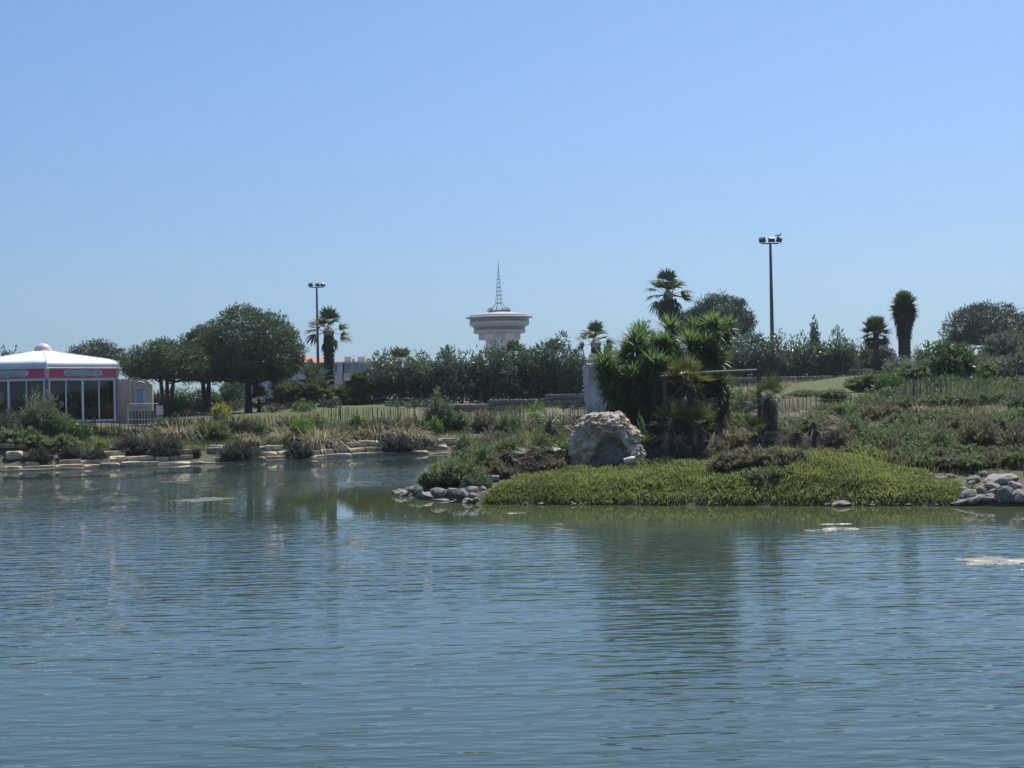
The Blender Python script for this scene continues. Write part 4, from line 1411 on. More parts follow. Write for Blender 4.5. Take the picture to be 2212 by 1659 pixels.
    cx, cz, rr = (a[0] + b[0]) / 2, a[2] + 0.2, (b[0] - a[0]) / 2 + 0.16
    f.tube([(cx + rr * math.cos(q), -0.05, cz + rr * 0.72 * math.sin(q)) for q in np.linspace(0, math.pi, 13)], 0.06, 6)
    wdw = f.build('arched_window', M['beige_trim'], t2)
    G().box(((a[0] + b[0]) / 2, -0.02, (a[2] + b[2]) / 2), (b[0] - a[0], 0.05, a[2] - b[2])).build('shutter', M['blue_shutter'], wdw)
    # handrail in front of the annex
    D3 = 78.5
    o3 = hit(300, 916); o3 = np.array([W(300, 916, D3)[0], D3, h1(W(300, 916, D3)[0], D3)])
    t3 = thing('handrail', 'white tubular handrail in front of the beige annex wall', 'railing', tuple(o3))
    l3 = lambda x, y: W(x, y, D3) - o3
    a, b, c3 = l3(276, 873), l3(341, 873.5), l3(276, 912)
    a[1] = b[1] = 0
    g = G(); g.tube([(a[0], 0, -0.1), (a[0], 0, a[2] - 0.12), (a[0] + 0.12, 0, a[2]), (b[0], 0, a[2]), (b[0], 0, -0.1)], 0.024, 8)
    g.build('rail', M['white_paint'], t3, True)
    G().tube([(a[0], 0, 0.35), (b[0], 0, 0.35)], 0.02, 8).build('lower_rail', M['white_paint'], t3, True)
    for k in range(9):
        x = a[0] + (b[0] - a[0]) * (k + 1) / 10
        G().box((x, 0.05, 0.45), (0.13, 0.025, 0.75 + 0.06 * (k % 3))).build('board', M['old_wood'], t3)
    # small pale sign right of the rail
    p = foot(345, 80)
    t4 = thing('notice_board', 'small pale pink notice board on a post at the end of the handrail', 'sign', tuple(p))
    zt = topz(345, 876, 80) - p[2]
    G().tube([(0, 0, -0.2), (0, 0, zt)], 0.03, 6).build('post', M['steel_grey'], t4)
    G().box((0, -0.04, zt - 0.28), (0.42, 0.03, 0.56)).build('board', M['pale_pink'], t4)


kiosk()


# ------------------------------------------------------------------ block walls under the hedges
def block_wall(label, segs, D, row_h=0.37, bl=0.68):
    """segs: (px0, px1, top_py, rows); blocks are laid one by one with recessed joints"""
    x0 = W(segs[0][0], 860, D)[0]
    t = thing('retaining_wall', label, 'wall', (x0, D, 0))
    vm = [block_mesh(900 + k, 'wall_stone', 0.05, 10.0) for k in range(5)]
    rng = nrng()
    core = G()
    for (pa, pb, ty, rows) in segs:
        xa, xb = W(pa, ty, D)[0] - x0, W(pb, ty, D)[0] - x0
        zt = topz((pa + pb) / 2, ty, D)
        for r in range(rows):
            x = xa - (0.34 if r % 2 else 0)
            while x < xb - 0.15:
                l = bl * rng.uniform(0.8, 1.3)
                x1 = min(x + l, xb)
                xs = max(x, xa)
                w = x1 - xs
                if w > 0.12:
                    link('stone_block', vm[int(rng.integers(5))], None, t, (xs + w / 2, rng.uniform(-0.02, 0.02), zt - row_h * (r + 0.5)), (0, 0, rng.choice([0, math.pi])), (w - 0.02, 0.36, row_h - 0.02))
                x = x1
        core.box(((xa + xb) / 2, 0.16, zt - row_h * rows / 2 - 0.2), (xb - xa, 0.3, row_h * rows + 0.32))
    core.build('wall_core', M['wall_joint'], t)


block_wall('low wall of grey stone blocks under the central oleander hedge, behind the pickets', [(955, 1055, 873.5, 2), (1055.5, 1177, 862, 3), (1177.5, 1300, 850.5, 4)], 91.0)
block_wall('long low stone block wall under the hedge, above the right hand lawn', [(1580, 1800, 813.5, 2)], 101.0)
block_wall('short raised stone block wall at the right end of the hedge', [(1833, 1898, 797.5, 3)], 101.5)


# ------------------------------------------------------------------ picket fences
PM = []
for k in range(6):
    g = G(); rng = nrng()
    w, th, h = 0.042 * rng.uniform(0.8, 1.2), 0.022, 1.15
    b = rng.uniform(-0.025, 0.025)
    g.add([(-w / 2, -th / 2, -0.1), (w / 2, -th / 2, -0.1), (w / 2, th / 2, -0.1), (-w / 2, th / 2, -0.1),
           (-w / 2 + b, -th / 2, h * 0.55), (w / 2 + b, -th / 2, h * 0.55), (w / 2 + b, th / 2, h * 0.55), (-w / 2 + b, th / 2, h * 0.55),
           (-w / 3, -th / 2, h), (w / 3, -th / 2, h - 0.03), (w / 3, th / 2, h - 0.03), (-w / 3, th / 2, h)],
          [(0, 1, 5, 4), (1, 2, 6, 5), (2, 3, 7, 6), (3, 0, 4, 7), (4, 5, 9, 8), (5, 6, 10, 9), (6, 7, 11, 10), (7, 4, 8, 11), (8, 9, 10, 11)])
    PM.append(g.mesh('picket', M['old_wood']))


def fence(label, line, spacing=0.145, tilt=0.05, hs=1.0, lean=0.0):
    """line: (px, D) along the ground"""
    P = [foot(px, D) for (px, D) in line]
    t = thing('picket_fence', label, 'fence', tuple(P[0]))
    rng = nrng()
    o = P[0]
    wire = {0.3: [], 0.85: []}
    k = 0
    for a, b in zip(P[:-1], P[1:]):
        L = math.hypot(b[0] - a[0], b[1] - a[1])
        n = max(1, int(L / spacing))
        rz = math.atan2(b[1] - a[1], b[0] - a[0])
        for i in range(n):
            f = i / n
            x, y = a[0] + (b[0] - a[0]) * f, a[1] + (b[1] - a[1]) * f
            z = h1(x, y)
            if rng.random() < 0.05: k += 1; continue
            sc = hs * rng.uniform(0.8, 1.06)
            pk = link('picket', PM[k % 6], None, t, (x - o[0], y - o[1], z - o[2]), (rng.normal(0, tilt), rng.normal(lean, tilt * 1.6), rz + rng.normal(0, 0.15)), (1, 1, sc))
            if k % 4 == 0:
                for hh in wire: wire[hh].append((x - o[0], y - o[1] - 0.02, z - o[2] + hh * hs))
            if k % 26 == 12:
                g = G(); g.tube([(0, 0.05, -0.3), (0, 0.05, 1.22 * hs)], [0.045, 0.042], 7)
                g.build('post', M['post_wood'], t, True, (x - o[0], y - o[1], z - o[2]))
            k += 1
    for hh in wire:
        if len(wire[hh]) > 1: G().tube(wire[hh], 0.006, 4).build('wire', M['steel_grey'], t)
    return t


fence('low leaning picket fence in front of the pink kiosk', [(120, 74.6), (240, 75.2), (330, 76.5), (390, 78)], 0.17, 0.06, 0.95, 0.06)
fence('chestnut picket fence before the lawn, from the kiosk to the block wall', [(395, 80), (480, 80.5), (560, 80.5), (640, 81), (740, 82.5), (860, 84), (960, 85), (1080, 85), (1180, 83)], 0.145)
fence('weathered picket fence running behind the boulder and the palms', [(1184, 82), (1250, 79), (1330, 77), (1420, 75), (1500, 74)], 0.145)
fence('picket fence below the right hand lawn and the reeds', [(1590, 73), (1660, 72.5), (1760, 72), (1880, 71), (1960, 70), (2060, 68)], 0.145)


# ------------------------------------------------------------------ stone head with trident
def statue():
    D = 85.0
    o = foot(1300, D)
    s = pxm(D)
    t = thing('head_statue', 'big pale stone head in profile holding a trident, behind the yucca', 'statue', tuple(o))
    to = lambda cx, cy: ((2230 + cx * 0.1929) * 0.5486, (1320 + cy * 0.1929) * 0.5486)
    front = [(380, 500), (362, 530), (372, 600), (335, 650), (325, 700), (345, 740), (328, 800), (322, 830), (345, 850), (338, 900), (340, 960), (352, 1030), (372, 1080), (340, 1110), (302, 1138), (318, 1150), (362, 1150),
             (354, 1180), (350, 1210), (382, 1243), (368, 1262), (362, 1310), (375, 1360), (392, 1410), (405, 1480), (415, 1600), (418, 1720)]
    FZ = np.array([topz(*to(a, b), D) - o[2] for a, b in front])[::-1]
    FX = np.array([W(*to(a, b), D)[0] - o[0] for a, b in front])[::-1]
    xb = W(*to(1010, 1200), D)[0] - o[0]
    zmax, zmin = FZ[-1], -0.2
    zs = np.concatenate([np.linspace(zmin, zmax, 110)])
    vv, ff = [], []
    n = 28
    for z in zs:
        xf = np.interp(z, FZ, FX)
        k = np.clip((z - zmin) / (zmax - zmin), 0, 1)
        back = xb - 0.25 * max(0, k - 0.6) ** 1.2 * 2
        hy = 0.62 * (0.75 + 0.25 * math.sin(math.pi * min(1, k * 1.1)))
        cx = (xf + back) / 2
        ln = (back - xf) / 2
        for j in range(n):
            a = 2 * math.pi * j / n
            ca, sa = math.cos(a), math.sin(a)
            x = cx + ln * math.copysign(abs(ca) ** 0.62, ca)
            # the nose and lips are narrower than the skull
            w = hy * abs(sa) ** 0.7
            y = math.copysign(w, sa)
            # eye hollow, cheek and temple on the side
            d = (x - xf)
            y *= 1 - 0.55 * math.exp(-(d / 0.13) ** 2)
            vv.append((x, y, z))
    for i in range(len(zs) - 1):
        for j in range(n):
            ff.append((i * n + j, i * n + (j + 1) % n, (i + 1) * n + (j + 1) % n, (i + 1) * n + j))
    ff.append(tuple((len(zs) - 1) * n + j for j in range(n)))
    G().add(vv, ff).build('head', M['statue'], t, True)
    # side lappet hanging from the crown past the cheek
    pt = lambda cx, cy, y: (W(*to(cx, cy), D)[0] - o[0], y, topz(*to(cx, cy), D) - o[2])
    g = G(); g.tube([pt(425, 665, -0.52), pt(430, 800, -0.58), pt(425, 950, -0.56), pt(420, 1080, -0.5)], [0.1, 0.115, 0.105, 0.05], 10); g.build('lappet', M['statue'], t, True)
    g = G()
    for (x0, y0, x1, y1, r) in ((360, 660, 1000, 640, 0.06), (385, 605, 980, 560, 0.07), (375, 510, 960, 500, 0.06), (480, 690, 900, 770, 0.07)):
        pp = []
        for i in range(9):
            f = i / 8
            a = pt(x0 + (x1 - x0) * f, y0 + (y1 - y0) * f + 9 * math.sin(f * 13), -0.5 - 0.08 * math.sin(f * 3.1))
            pp.append(a)
        g.tube(pp, [r * (1 + 0.25 * math.sin(i * 2.1)) for i in range(9)], 8)
    g.build('hair', M['statue_dark'], t, True)
    g = G(); g.lathe([(0.001, 0), (0.1, 0.02), (0.13, 0.1), (0.09, 0.19), (0.001, 0.21)], 12)
    g.build('ear_boss', M['statue'], t, True, pt(522, 800, -0.6))
    g = G(); c = pt(500, 1095, -0.5)
    g.tube([pt(478, 1110, -0.56), pt(515, 1095, -0.6), pt(545, 1085, -0.57)], [0.02, 0.05, 0.02], 8); g.build('eyelid', M['statue'], t, True)
    g = G(); n0, n1, n2 = pt(372, 1070, -0.02), pt(300, 1140, -0.02), pt(372, 1152, -0.02)
    g.add([(n0[0], -0.1, n0[2]), (n0[0], 0.06, n0[2]), n1, (n2[0] + 0.05, -0.16, n2[2]), (n2[0] + 0.05, 0.12, n2[2])], [(0, 2, 3), (1, 4, 2), (0, 1, 2), (3, 2, 4), (0, 3, 4, 1)]).build('nose', M['statue'], t)
    g = G(); g.tube([pt(352, 1205, -0.14), pt(345, 1208, 0.0), pt(352, 1205, 0.14)], [0.03, 0.055, 0.03], 8); g.build('lip', M['statue'], t, True)
    g = G(); g.tube([pt(352, 1040, -0.3), pt(338, 1035, -0.1), pt(338, 1035, 0.1)], [0.05, 0.07, 0.06], 8); g.build('brow', M['statue'], t, True)
    # trident
    top = pt(315, 240, -0.75); bot = pt(392, 640, -0.72)
    g = G(); g.tube([bot, top], [0.035, 0.03], 8); tri = g.build('trident', M['rust'], t, True)
    for k, (dx0, tx) in enumerate(((-0.13, 262), (0.0, 290), (0.13, 318))):
        tip = pt(tx, 125, -0.75)
        mid = (tip[0] + 0.04, tip[1], top[2] + 0.12)
        G().tube([top, (mid[0], mid[1], mid[2] - 0.05), mid, (tip[0], tip[1], tip[2] - 0.1), tip], [0.02, 0.02, 0.02, 0.03, 0.004], 6).build('tine', M['rust'], tri)


statue()


# ------------------------------------------------------------------ flood light masts
def flood_mast(label, px, D, top_py, base_py, bird=False):
    b = foot(px, D)
    r = ray(px, top_py)
    zt = topz(px, top_py, D) - b[2]
    t = thing('floodlight_mast', label, 'lamp post', (W(px, top_py, D)[0], D, b[2]))
    G().tube([(0, 0, -0.3), (0, 0, zt * 0.5), (0, 0, zt)], [0.2, 0.15, 0.1], 12).build('pole', M['pole_brown'], t, True)
    G().box((0, 0, zt), (1.35, 0.1, 0.09), R(6)).build('crossbar', M['lamp_dark'], t)
    for (dx, tilt, yaw) in ((-0.62, 0.45, -0.7), (0.1, 0.25, 0.15), (0.66, 0.4, 0.85)):
        g = G()
        g.add([(-0.2, -0.12, 0.1), (0.2, -0.12, 0.1), (0.25, 0.16, 0.06), (-0.25, 0.16, 0.06), (-0.2, -0.12, 0.42), (0.2, -0.12, 0.42), (0.25, 0.16, 0.48), (-0.25, 0.16, 0.48)],
              [(3, 2, 1, 0), (4, 5, 6, 7), (0, 1, 5, 4), (1, 2, 6, 5), (2, 3, 7, 6), (3, 0, 4, 7)])
        lp = g.build('floodlight', M['lamp_dark'], t, False, (dx, 0, zt + 0.02), (tilt, 0, yaw))
        G().box((0, 0.17, 0.27), (0.42, 0.015, 0.34)).build('lamp_glass', M['flat_glass'], lp)
        G().tube([(-0.24, 0, 0.0), (-0.27, 0, 0.27)], 0.02, 5).tube([(0.24, 0, 0.0), (0.27, 0, 0.27)], 0.02, 5).tube([(-0.24, 0, 0), (0.24, 0, 0)], 0.02, 5).build('yoke', M['lamp_dark'], lp)
    if bird:
        bt = thing('gull', 'small pale gull perched on the right floodlight mast', 'bird', (W(px, top_py, D)[0] + 0.68, D, b[2] + zt + 0.5))
        g = G(); g.tube([(-0.28, 0, 0.1), (-0.16, 0, 0.12), (0.0, 0, 0.14), (0.12, 0, 0.18), (0.17, 0, 0.26), (0.2, 0, 0.3), (0.25, 0, 0.31), (0.31, 0, 0.295)], [0.015, 0.05, 0.085, 0.075, 0.05, 0.048, 0.04, 0.006], 10)
        g.build('body', M['bird_white'], bt, True)
        for sgn in (-1, 1):
            G().add([(0.1, 0.07 * sgn, 0.2), (0.08, 0.085 * sgn, 0.1), (-0.2, 0.05 * sgn, 0.08), (-0.34, 0.02 * sgn, 0.1), (-0.1, 0.06 * sgn, 0.19)], [(0, 1, 2, 3, 4)]).build('wing', M['bird_grey'], bt)
            G().tube([(0.0, 0.03 * sgn, 0.07), (0.0, 0.03 * sgn, -0.01)], 0.008, 4).build('leg', M['yellow'], bt)
    return t


flood_mast('slim floodlight mast with three lamps beside the left fan palm', 684, 150.0, 621, 800)
flood_mast('tall floodlight mast above the right hand hedge, a gull on top', 1664, 108.0, 526, 730, True)


# ------------------------------------------------------------------ wooden frame by the palms
def frame():
    D = 49.3
    a, b = foot(1437, D - 0.5), foot(1641, D + 0.8)
    t = thing('timber_frame', 'dark timber frame of two posts and a pale round crossbeam among the palms', 'frame', tuple(a))
    za = topz(1437, 812, D - 0.5) - a[2]
    zb = topz(1641, 797, D + 0.8) - a[2]
    dx, dy = b[0] - a[0], b[1] - a[1]
    G().box((0, 0, za / 2 - 0.15), (0.12, 0.12, za + 0.2), 0.1).build('post', M['post_wood'], t)
    G().box((dx, dy, (zb + b[2] - a[2]) / 2 - 0.1), (0.14, 0.14, zb - (b[2] - a[2]) + 0.3), 0.1).build('post', M['post_wood'], t)
    G().tube([(-0.15, -0.02, za - 0.02), (dx * 0.5, dy * 0.5, (za + zb) / 2 + 0.01), (dx - 0.02, dy - 0.02, zb - 0.04)], [0.045, 0.05, 0.045], 10).build('crossbeam', M['beam_wood'], t, True)
    G().tube([(dx + 0.02, dy - 0.1, zb - 0.05), (dx + 0.4, dy - 0.1, zb - 0.02)], 0.02, 6).build('bolt', M['rust'], t)


frame()
# ------------------------------------------------------------------ pines
pine('large dome shaped stone pine with a dark straight trunk on the left lawn', 537, 96.0, 893, 664, 236, 838, seedv=3.0, clump=0.66)
pine('spreading pine with several thin trunks just right of the kiosk', 362, 92.0, 870, 738, 185, 824, trunks=3, seedv=8.0, clump=0.6, mat='pine')
pine('dark pine with forked limbs leaning behind the large stone pine', 446, 99.0, 905, 706, 130, 832, trunks=2, seedv=14.0, clump=0.6)
pine('distant umbrella pine above the right edge of the kiosk roof', 212, 140.0, 880, 741, 128, 800, seedv=21.0, clump=0.8, leafk=1.2, mat='pine_far')
pine('dark pine standing above the yuccas, left of the tall floodlight mast', 1560, 128.0, 800, 638, 140, 738, seedv=33.0, clump=0.72, leafk=1.15, mat='pine_far')
pine('lower lobe of pines peeping out left of the tall pine by the yuccas', 1496, 127.0, 800, 672, 80, 730, seedv=37.0, clump=0.7, leafk=1.15, mat='pine_far', name='low_pine')
pine('broad lumpy pine on the skyline at the right edge', 2140, 125.0, 790, 657, 185, 752, seedv=44.0, clump=0.85, leafk=1.2, mat='pine_far')
feather('conifer', 'tips of a dark conifer showing over the left slope of the kiosk roof', 'tree', foot(22, 140), 85 * pxm(140), topz(22, 752, 140) - foot(22, 140)[2], 'pine_far', dens=0.35, L=0.6, Wd=0.12)

# ------------------------------------------------------------------ hedges
hedge_c = [(812, 800, 62), (852, 778, 78), (900, 770, 80), (950, 772, 80), (1000, 768, 82), (1048, 757, 84), (1098, 750, 88), (1150, 744, 90), (1200, 747, 84), (1246, 762, 74), (1290, 778, 66)]
for i, (px, ty, w) in enumerate(hedge_c):
    D = 97.0 + (i % 3) * 0.7
    b = foot(px, D)
    where = 'leftmost' if i == 0 else ('rightmost' if i == len(hedge_c) - 1 else ORD[i] + ' from the left')
    shrub('oleander_bush', f'dark glossy oleander in the hedge below the tower, {where}', 'bush', b, (w + 10) * pxm(D), topz(px, ty, D) - b[2] + 0.12, 'oleander', 'oleanders of the central hedge', L=0.32, Wd=0.1, clump=0.5, dens=1.5, lump=0.6, up=0.7, tl=0.1, th=0.8, depth=3.0)
hedge_r = [(1535, 748, 72), (1585, 735, 72), (1632, 730, 74), (1680, 732, 72), (1728, 727, 76), (1778, 728, 76), (1826, 731, 74), (1872, 735, 70)]
for i, (px, ty, w) in enumerate(hedge_r):
    D = 105.0 + (i % 3) * 0.7
    b = foot(px, D)
    where = 'leftmost' if i == 0 else ('rightmost' if i == len(hedge_r) - 1 else ORD[i] + ' from the left')
    shrub('oleander_bush', f'grey green oleander in the hedge around the tall mast, {where}', 'bush', b, (w + 8) * pxm(D), topz(px, ty, D) - b[2] + 0.12, 'oleander', 'oleanders of the right hand hedge', L=0.34, Wd=0.1, clump=0.5, dens=1.4, lump=0.7, up=0.7, tl=0.2, th=0.85, depth=3.0)


def bush_at(label, px, D, ty, w, mat, name='bush', cat='bush', group=None, base=None, **k):
    b = foot(px, D) if base is None else hit(px, base)
    D = b[1]
    return shrub(name, label, cat, b, w * pxm(D), max(0.3, topz(px, ty, D) - b[2]), mat, group, **k)


def feather_at(label, px, D, ty, w, mat, name='shrub', cat='shrub', group=None, base=None, **k):
    b = foot(px, D) if base is None else hit(px, base)
    D = b[1]
    return feather(name, label, cat, b, w * pxm(D), max(0.25, topz(px, ty, D) - b[2]), mat, group, **k)


# behind and beside the hedges
bush_at('dark rounded evergreen rising behind the yucca heads', 1402, 93, 712, 120, 'pine', L=0.3, Wd=0.08, clump=0.4)
bush_at('grey green round bush left of the fig tree', 1945, 96, 768, 85, 'grey_leaf', L=0.22, Wd=0.06)
bush_at('dark bush filling the gap under the skirted palm', 1915, 99, 742, 60, 'bush_dark', L=0.25, Wd=0.07)
bush_at('pale bush between the skirted palm and the fig tree', 1996, 98, 742, 56, 'grey_leaf', L=0.25, Wd=0.07)
bush_at('broad bright leaved fig tree at the right, above the reeds', 2056, 80, 735, 122, 'fig', name='fig_tree', cat='tree', L=0.3, Wd=0.2, clump=0.34, up=0.2)
feather_at('silvery weeping tamarisk below the skyline pine at the right edge', 2182, 94, 712, 130, 'grey_leaf', name='tamarisk', L=0.35, Wd=0.07, dens=1.4)
feather_at('olive tamarisk at the far right, below the silvery one', 2190, 84, 775, 110, 'tamarisk', name='tamarisk', L=0.3, Wd=0.06, dens=1.2)
feather_at('two slim poplar like sprigs sticking out of the right hedge', 1762, 108, 692, 26, 'oleander', L=0.3, Wd=0.08, dens=0.35, spread=0.4, name='poplar_shoots', cat='tree')
bush_at('pale green shrub under the pines, left of the large trunk', 505, 108, 812, 70, 'bush_green', L=0.25, Wd=0.07)
bush_at('light shrub under the pines, right of the large trunk', 580, 108, 862, 60, 'bush_bright', L=0.25, Wd=0.07)
bush_at('dark undergrowth below the spreading pine by the kiosk', 345, 104, 850, 90, 'bush_dark', L=0.25, Wd=0.07)
bush_at('low dark bush at the foot of the forked pine', 415, 104, 862, 80, 'bush_dark', L=0.25, Wd=0.07)
bush_at('green shrub between the forked pine and the yellow bush', 460, 106, 845, 60, 'bush_green', L=0.25, Wd=0.07)
bush_at('dark shrub left of the large pine trunk, low on the lawn', 510, 102, 868, 44, 'bush_dark', L=0.22, Wd=0.06)
bush_at('fluffy green shrub at the foot of the feather palm', 735, 99, 856, 60, 'bush_green', L=0.25, Wd=0.07)
bush_at('dark shrub at the left end of the hedge', 798, 98, 842, 46, 'oleander', L=0.25, Wd=0.07)
bush_at('bushy green shrub behind the first fan palm clump', 655, 104, 866, 50, 'bush_green', L=0.25, Wd=0.07)

# ------------------------------------------------------------------ palms behind
washingtonia('tall fan palm with a few upright leaves beside the slim mast', 713, 98.0, 712, s=1.12, r=0.36, dead=5, seed=5,
             spec=[(95, 80, 1.0), (70, 68, 1.0), (110, 62, .95), (55, 50, .8), (150, 30, 1.0), (170, 5, 1.05), (185, -12, 1.05), (200, -18, 1.0), (15, 18, .85), (-5, -12, 1.0), (-20, -50, .8), (260, 30, .8), (215, 20, .9), (300, 55, .8), (230, 60, .8)])
washingtonia('tallest fan palm with a ragged skirt behind the yuccas', 1449, 84.0, 633, s=1.02, r=0.27, dead=8, skirt=1.25, seed=8,
             spec=[(100, 78, 1.0), (80, 70, 1.0), (60, 50, .95), (125, 55, .95), (150, 38, .95), (165, 22, .95), (30, 40, .95), (10, 15, 1.0), (-15, -8, 1.0), (195, 0, .95), (200, -25, 1.0), (190, -42, .9), (340, -35, .9), (260, 40, .8), (280, 65, .8), (240, 10, .8), (300, 5, .8), (225, 60, .9), (320, 55, .9)])
washingtonia('small fan palm with brown tipped leaves left of the yuccas', 1290, 92.0, 738, s=0.95, r=0.33, dead=5, seed=11,
             spec=[(95, 80, 1.0), (80, 72, .9), (55, 48, .95), (135, 45, 1.0), (160, 20, 1.0), (185, -10, 1.0), (10, 10, .95), (-5, -6, .9), (250, 40, .8), (300, 30, .8)])


def skirted(label, px, D, top_py, r_px, trunk_py, base_py, tr=0.42):
    rng = nrng()
    b = foot(px, D)
    zt = topz(px, top_py, D) - b[2]
    rr = r_px * pxm(D)
    hc = zt - rr * 0.9
    t = thing('skirted_palm', label, 'palm tree', tuple(b), 0)
    palm_trunk(t, hc, rr * tr, rr * tr * 0.95, stubs=False)
    for i in range(56):
        a = i * 2.399
        e = R(85 - 135 * (i + 0.5) / 56 + rng.uniform(-6, 6))
        frond(t, FM['far'][i % 3], (0, 0, hc - 0.4 * i / 56), a, e, rng.uniform(-0.3, 0.3), rr / 0.86 * rng.uniform(0.92, 1.08))
    sk = topz(px, top_py + 2.2 * r_px, D) - topz(px, trunk_py, D)
    if sk > 0.3:
        n = 900
        az = rng.uniform(0, 6.28, n); f = rng.random(n) ** 0.8
        zz = hc + 0.1 - f * (sk + rr * 0.8)
        rad = rr * (0.85 - 0.5 * f) * rng.uniform(0.75, 1.0, n)
        bb = np.stack([np.cos(az) * rad * 0.75, np.sin(az) * rad * 0.75, zz + 0.25], 1)
        dd = unit(np.stack([np.cos(az) * 0.42, np.sin(az) * 0.42, -np.ones(n)], 1))
        Q = ribbons(bb, dd, rng.uniform(0.45, 0.85, n), 0.1, 0.0, 2, rng)
        link('skirt', quads_mesh('skirt', Q, np.repeat(rng.uniform(0, 0.4, n) * (0.3 + 0.7 * f), 2), M['dead_leaf']), None, t)


skirted('tall thick palm column wrapped in its own dead leaves at the right', 1957, 102.0, 633, 31, 745, 760)
skirted('low round fan palm head left of the skirted palm column', 1896, 101.0, 688, 32, 700, 750, 0.2)
phoenix('feather_palm', 'arching feather palm in front of the tiled house', foot(676, 95.0), topz(676, 836, 95) - foot(676, 95)[2], 26, 1.0, r=0.22, emin=-15, emax=86)
phoenix('feather_palm', 'feather palm head at the left end of the hedge', foot(815, 100.0), topz(815, 812, 100) - foot(815, 100)[2], 20, 0.72, r=0.2, emin=0)
phoenix('feather_palm', 'feather palm tips poking out of the central hedge', foot(968, 100.0), topz(968, 785, 100) - foot(968, 100)[2], 18, 0.6, r=0.2, emin=0)
for (px, ty, s, lab) in ((866, 782, 1.3, 'fan palm tuft standing above the left part of the hedge'), (1112, 764, 1.15, 'fan palm tuft in the hedge in front of the tower shaft'), (1197, 764, 1.3, 'dense fan palm tuft on the hedge right of the tower')):
    b = foot(px, 99.5)
    dwarf_palm('hedge_palm', lab, b, topz(px, ty, 99.5) - b[2], 16, s * 0.9, False, 0, emin=5, trunk_r=0.12, far=True)
for (px, D, hy, s, n, lab) in ((622, 93, 876, 1.25, 26, 'dark dwarf fan palm clump right of the large pine trunk'), (606, 95, 868, 1.1, 20, 'dwarf fan palm just behind the dark clump'), (644, 94, 870, 1.0, 20, 'dwarf fan palm to the right of the dark clump'),
                             (688, 93, 868, 1.15, 26, 'dark dwarf fan palm under the arching feather palm'), (692, 94, 862, 1.0, 20, 'dwarf fan palm head against the tall palm trunk'), (742, 95, 870, 0.95, 20, 'dwarf fan palm right of the tall palm trunk'),
                             (776, 96, 846, 1.0, 28, 'taller dark fan palm bush between trunk and hedge'), (764, 96.5, 856, 1.1, 22, 'fan palm bush at the foot of the taller dark one'), (560, 97, 872, 0.9, 16, 'small fan palm behind the fence, right of the large trunk')):
    b = foot(px, D)
    dwarf_palm('dwarf_fan_palm', lab, b, max(0.3, topz(px, hy - 8, D) - b[2]), n, s * 1.3, False, 3, emin=-40, far=True, group='dwarf fan palms by the lawn')

# ------------------------------------------------------------------ far bank: grasses, shrubs and block stones
SM = [block_mesh(300 + k, 'limestone', 0.055, 18) for k in range(8)]
far_stones = [
    (15, 957, 32, 12), (46, 957, 17, 15), (20, 968.5, 40, 13), (47, 971, 12, 12), (5, 980, 14, 12), (26, 980, 26, 12), (30, 992, 50, 13), (2, 991, 9, 18), (22, 1007, 22, 8), (52, 1004, 34, 10),
    (127, 971, 26, 6), (128, 978.5, 26, 11), (127, 993, 22, 9), (132, 1003, 42, 8), (172, 1002, 34, 7), (178, 970, 20, 7), (228, 968, 28, 8), (258, 981, 42, 12), (290, 981, 26, 11), (252, 994, 32, 10), (290, 993, 36, 8),
    (345, 979, 32, 13), (340, 992, 22, 8), (398, 979, 18, 6), (402, 990, 40, 8), (444, 966, 14, 9), (466, 961, 22, 13), (455, 974, 34, 11), (460, 987, 46, 8),
    (585, 962, 40, 9), (574, 971, 28, 13), (604, 971, 32, 13), (576, 984, 30, 7), (606, 984, 30, 7), (680, 955, 15, 12), (688, 967, 38, 9), (728, 966, 42, 10), (763, 956, 24, 11), (769, 967, 32, 10), (812, 965, 52, 9),
    (742, 977.5, 36, 7), (780, 977.5, 38, 7), (823, 977, 20, 8), (716, 959, 14, 5), (829, 950, 32, 6), (790, 954, 18, 5), (900, 973, 13, 7), (914, 971, 16, 8), (932, 973, 16, 6), (948, 973, 18, 6), (905, 950, 18, 5), (970, 946, 20, 5), (955, 958, 12, 5), (868, 975, 26, 6)]
far_stones.sort()
GRP = {}
for i, (px, ty, w, hp) in enumerate(far_stones):
    p = hit(px, ty + hp)
    D = p[1]
    W_, H_ = w * pxm(D), hp * pxm(D)
    row = 'waterline' if ty + hp > 990 - (px / 950) * 8 else ('topmost' if ty < 968 - (px / 950) * 6 else 'middle')
    if row != 'topmost': continue
    GRP[row] = GRP.get(row, 0) + 1
    rng = nrng()
    o = link('stone_block', SM[i % 8], None, None, (p[0], D + W_ * 0.2, p[2] + H_ * 0.45), (rng.normal(0, 0.03), rng.normal(0, 0.03), rng.normal(0, 0.12) + (math.pi if i % 2 else 0)), (W_ * 1.25, max(0.5, min(1.0, W_ * 0.8)), H_ * 0.95))
    tag(o, f'pale limestone block, {row} row of the far bank, {ORD[GRP[row] - 1]} from the left', 'stone', 'limestone blocks of the far bank')
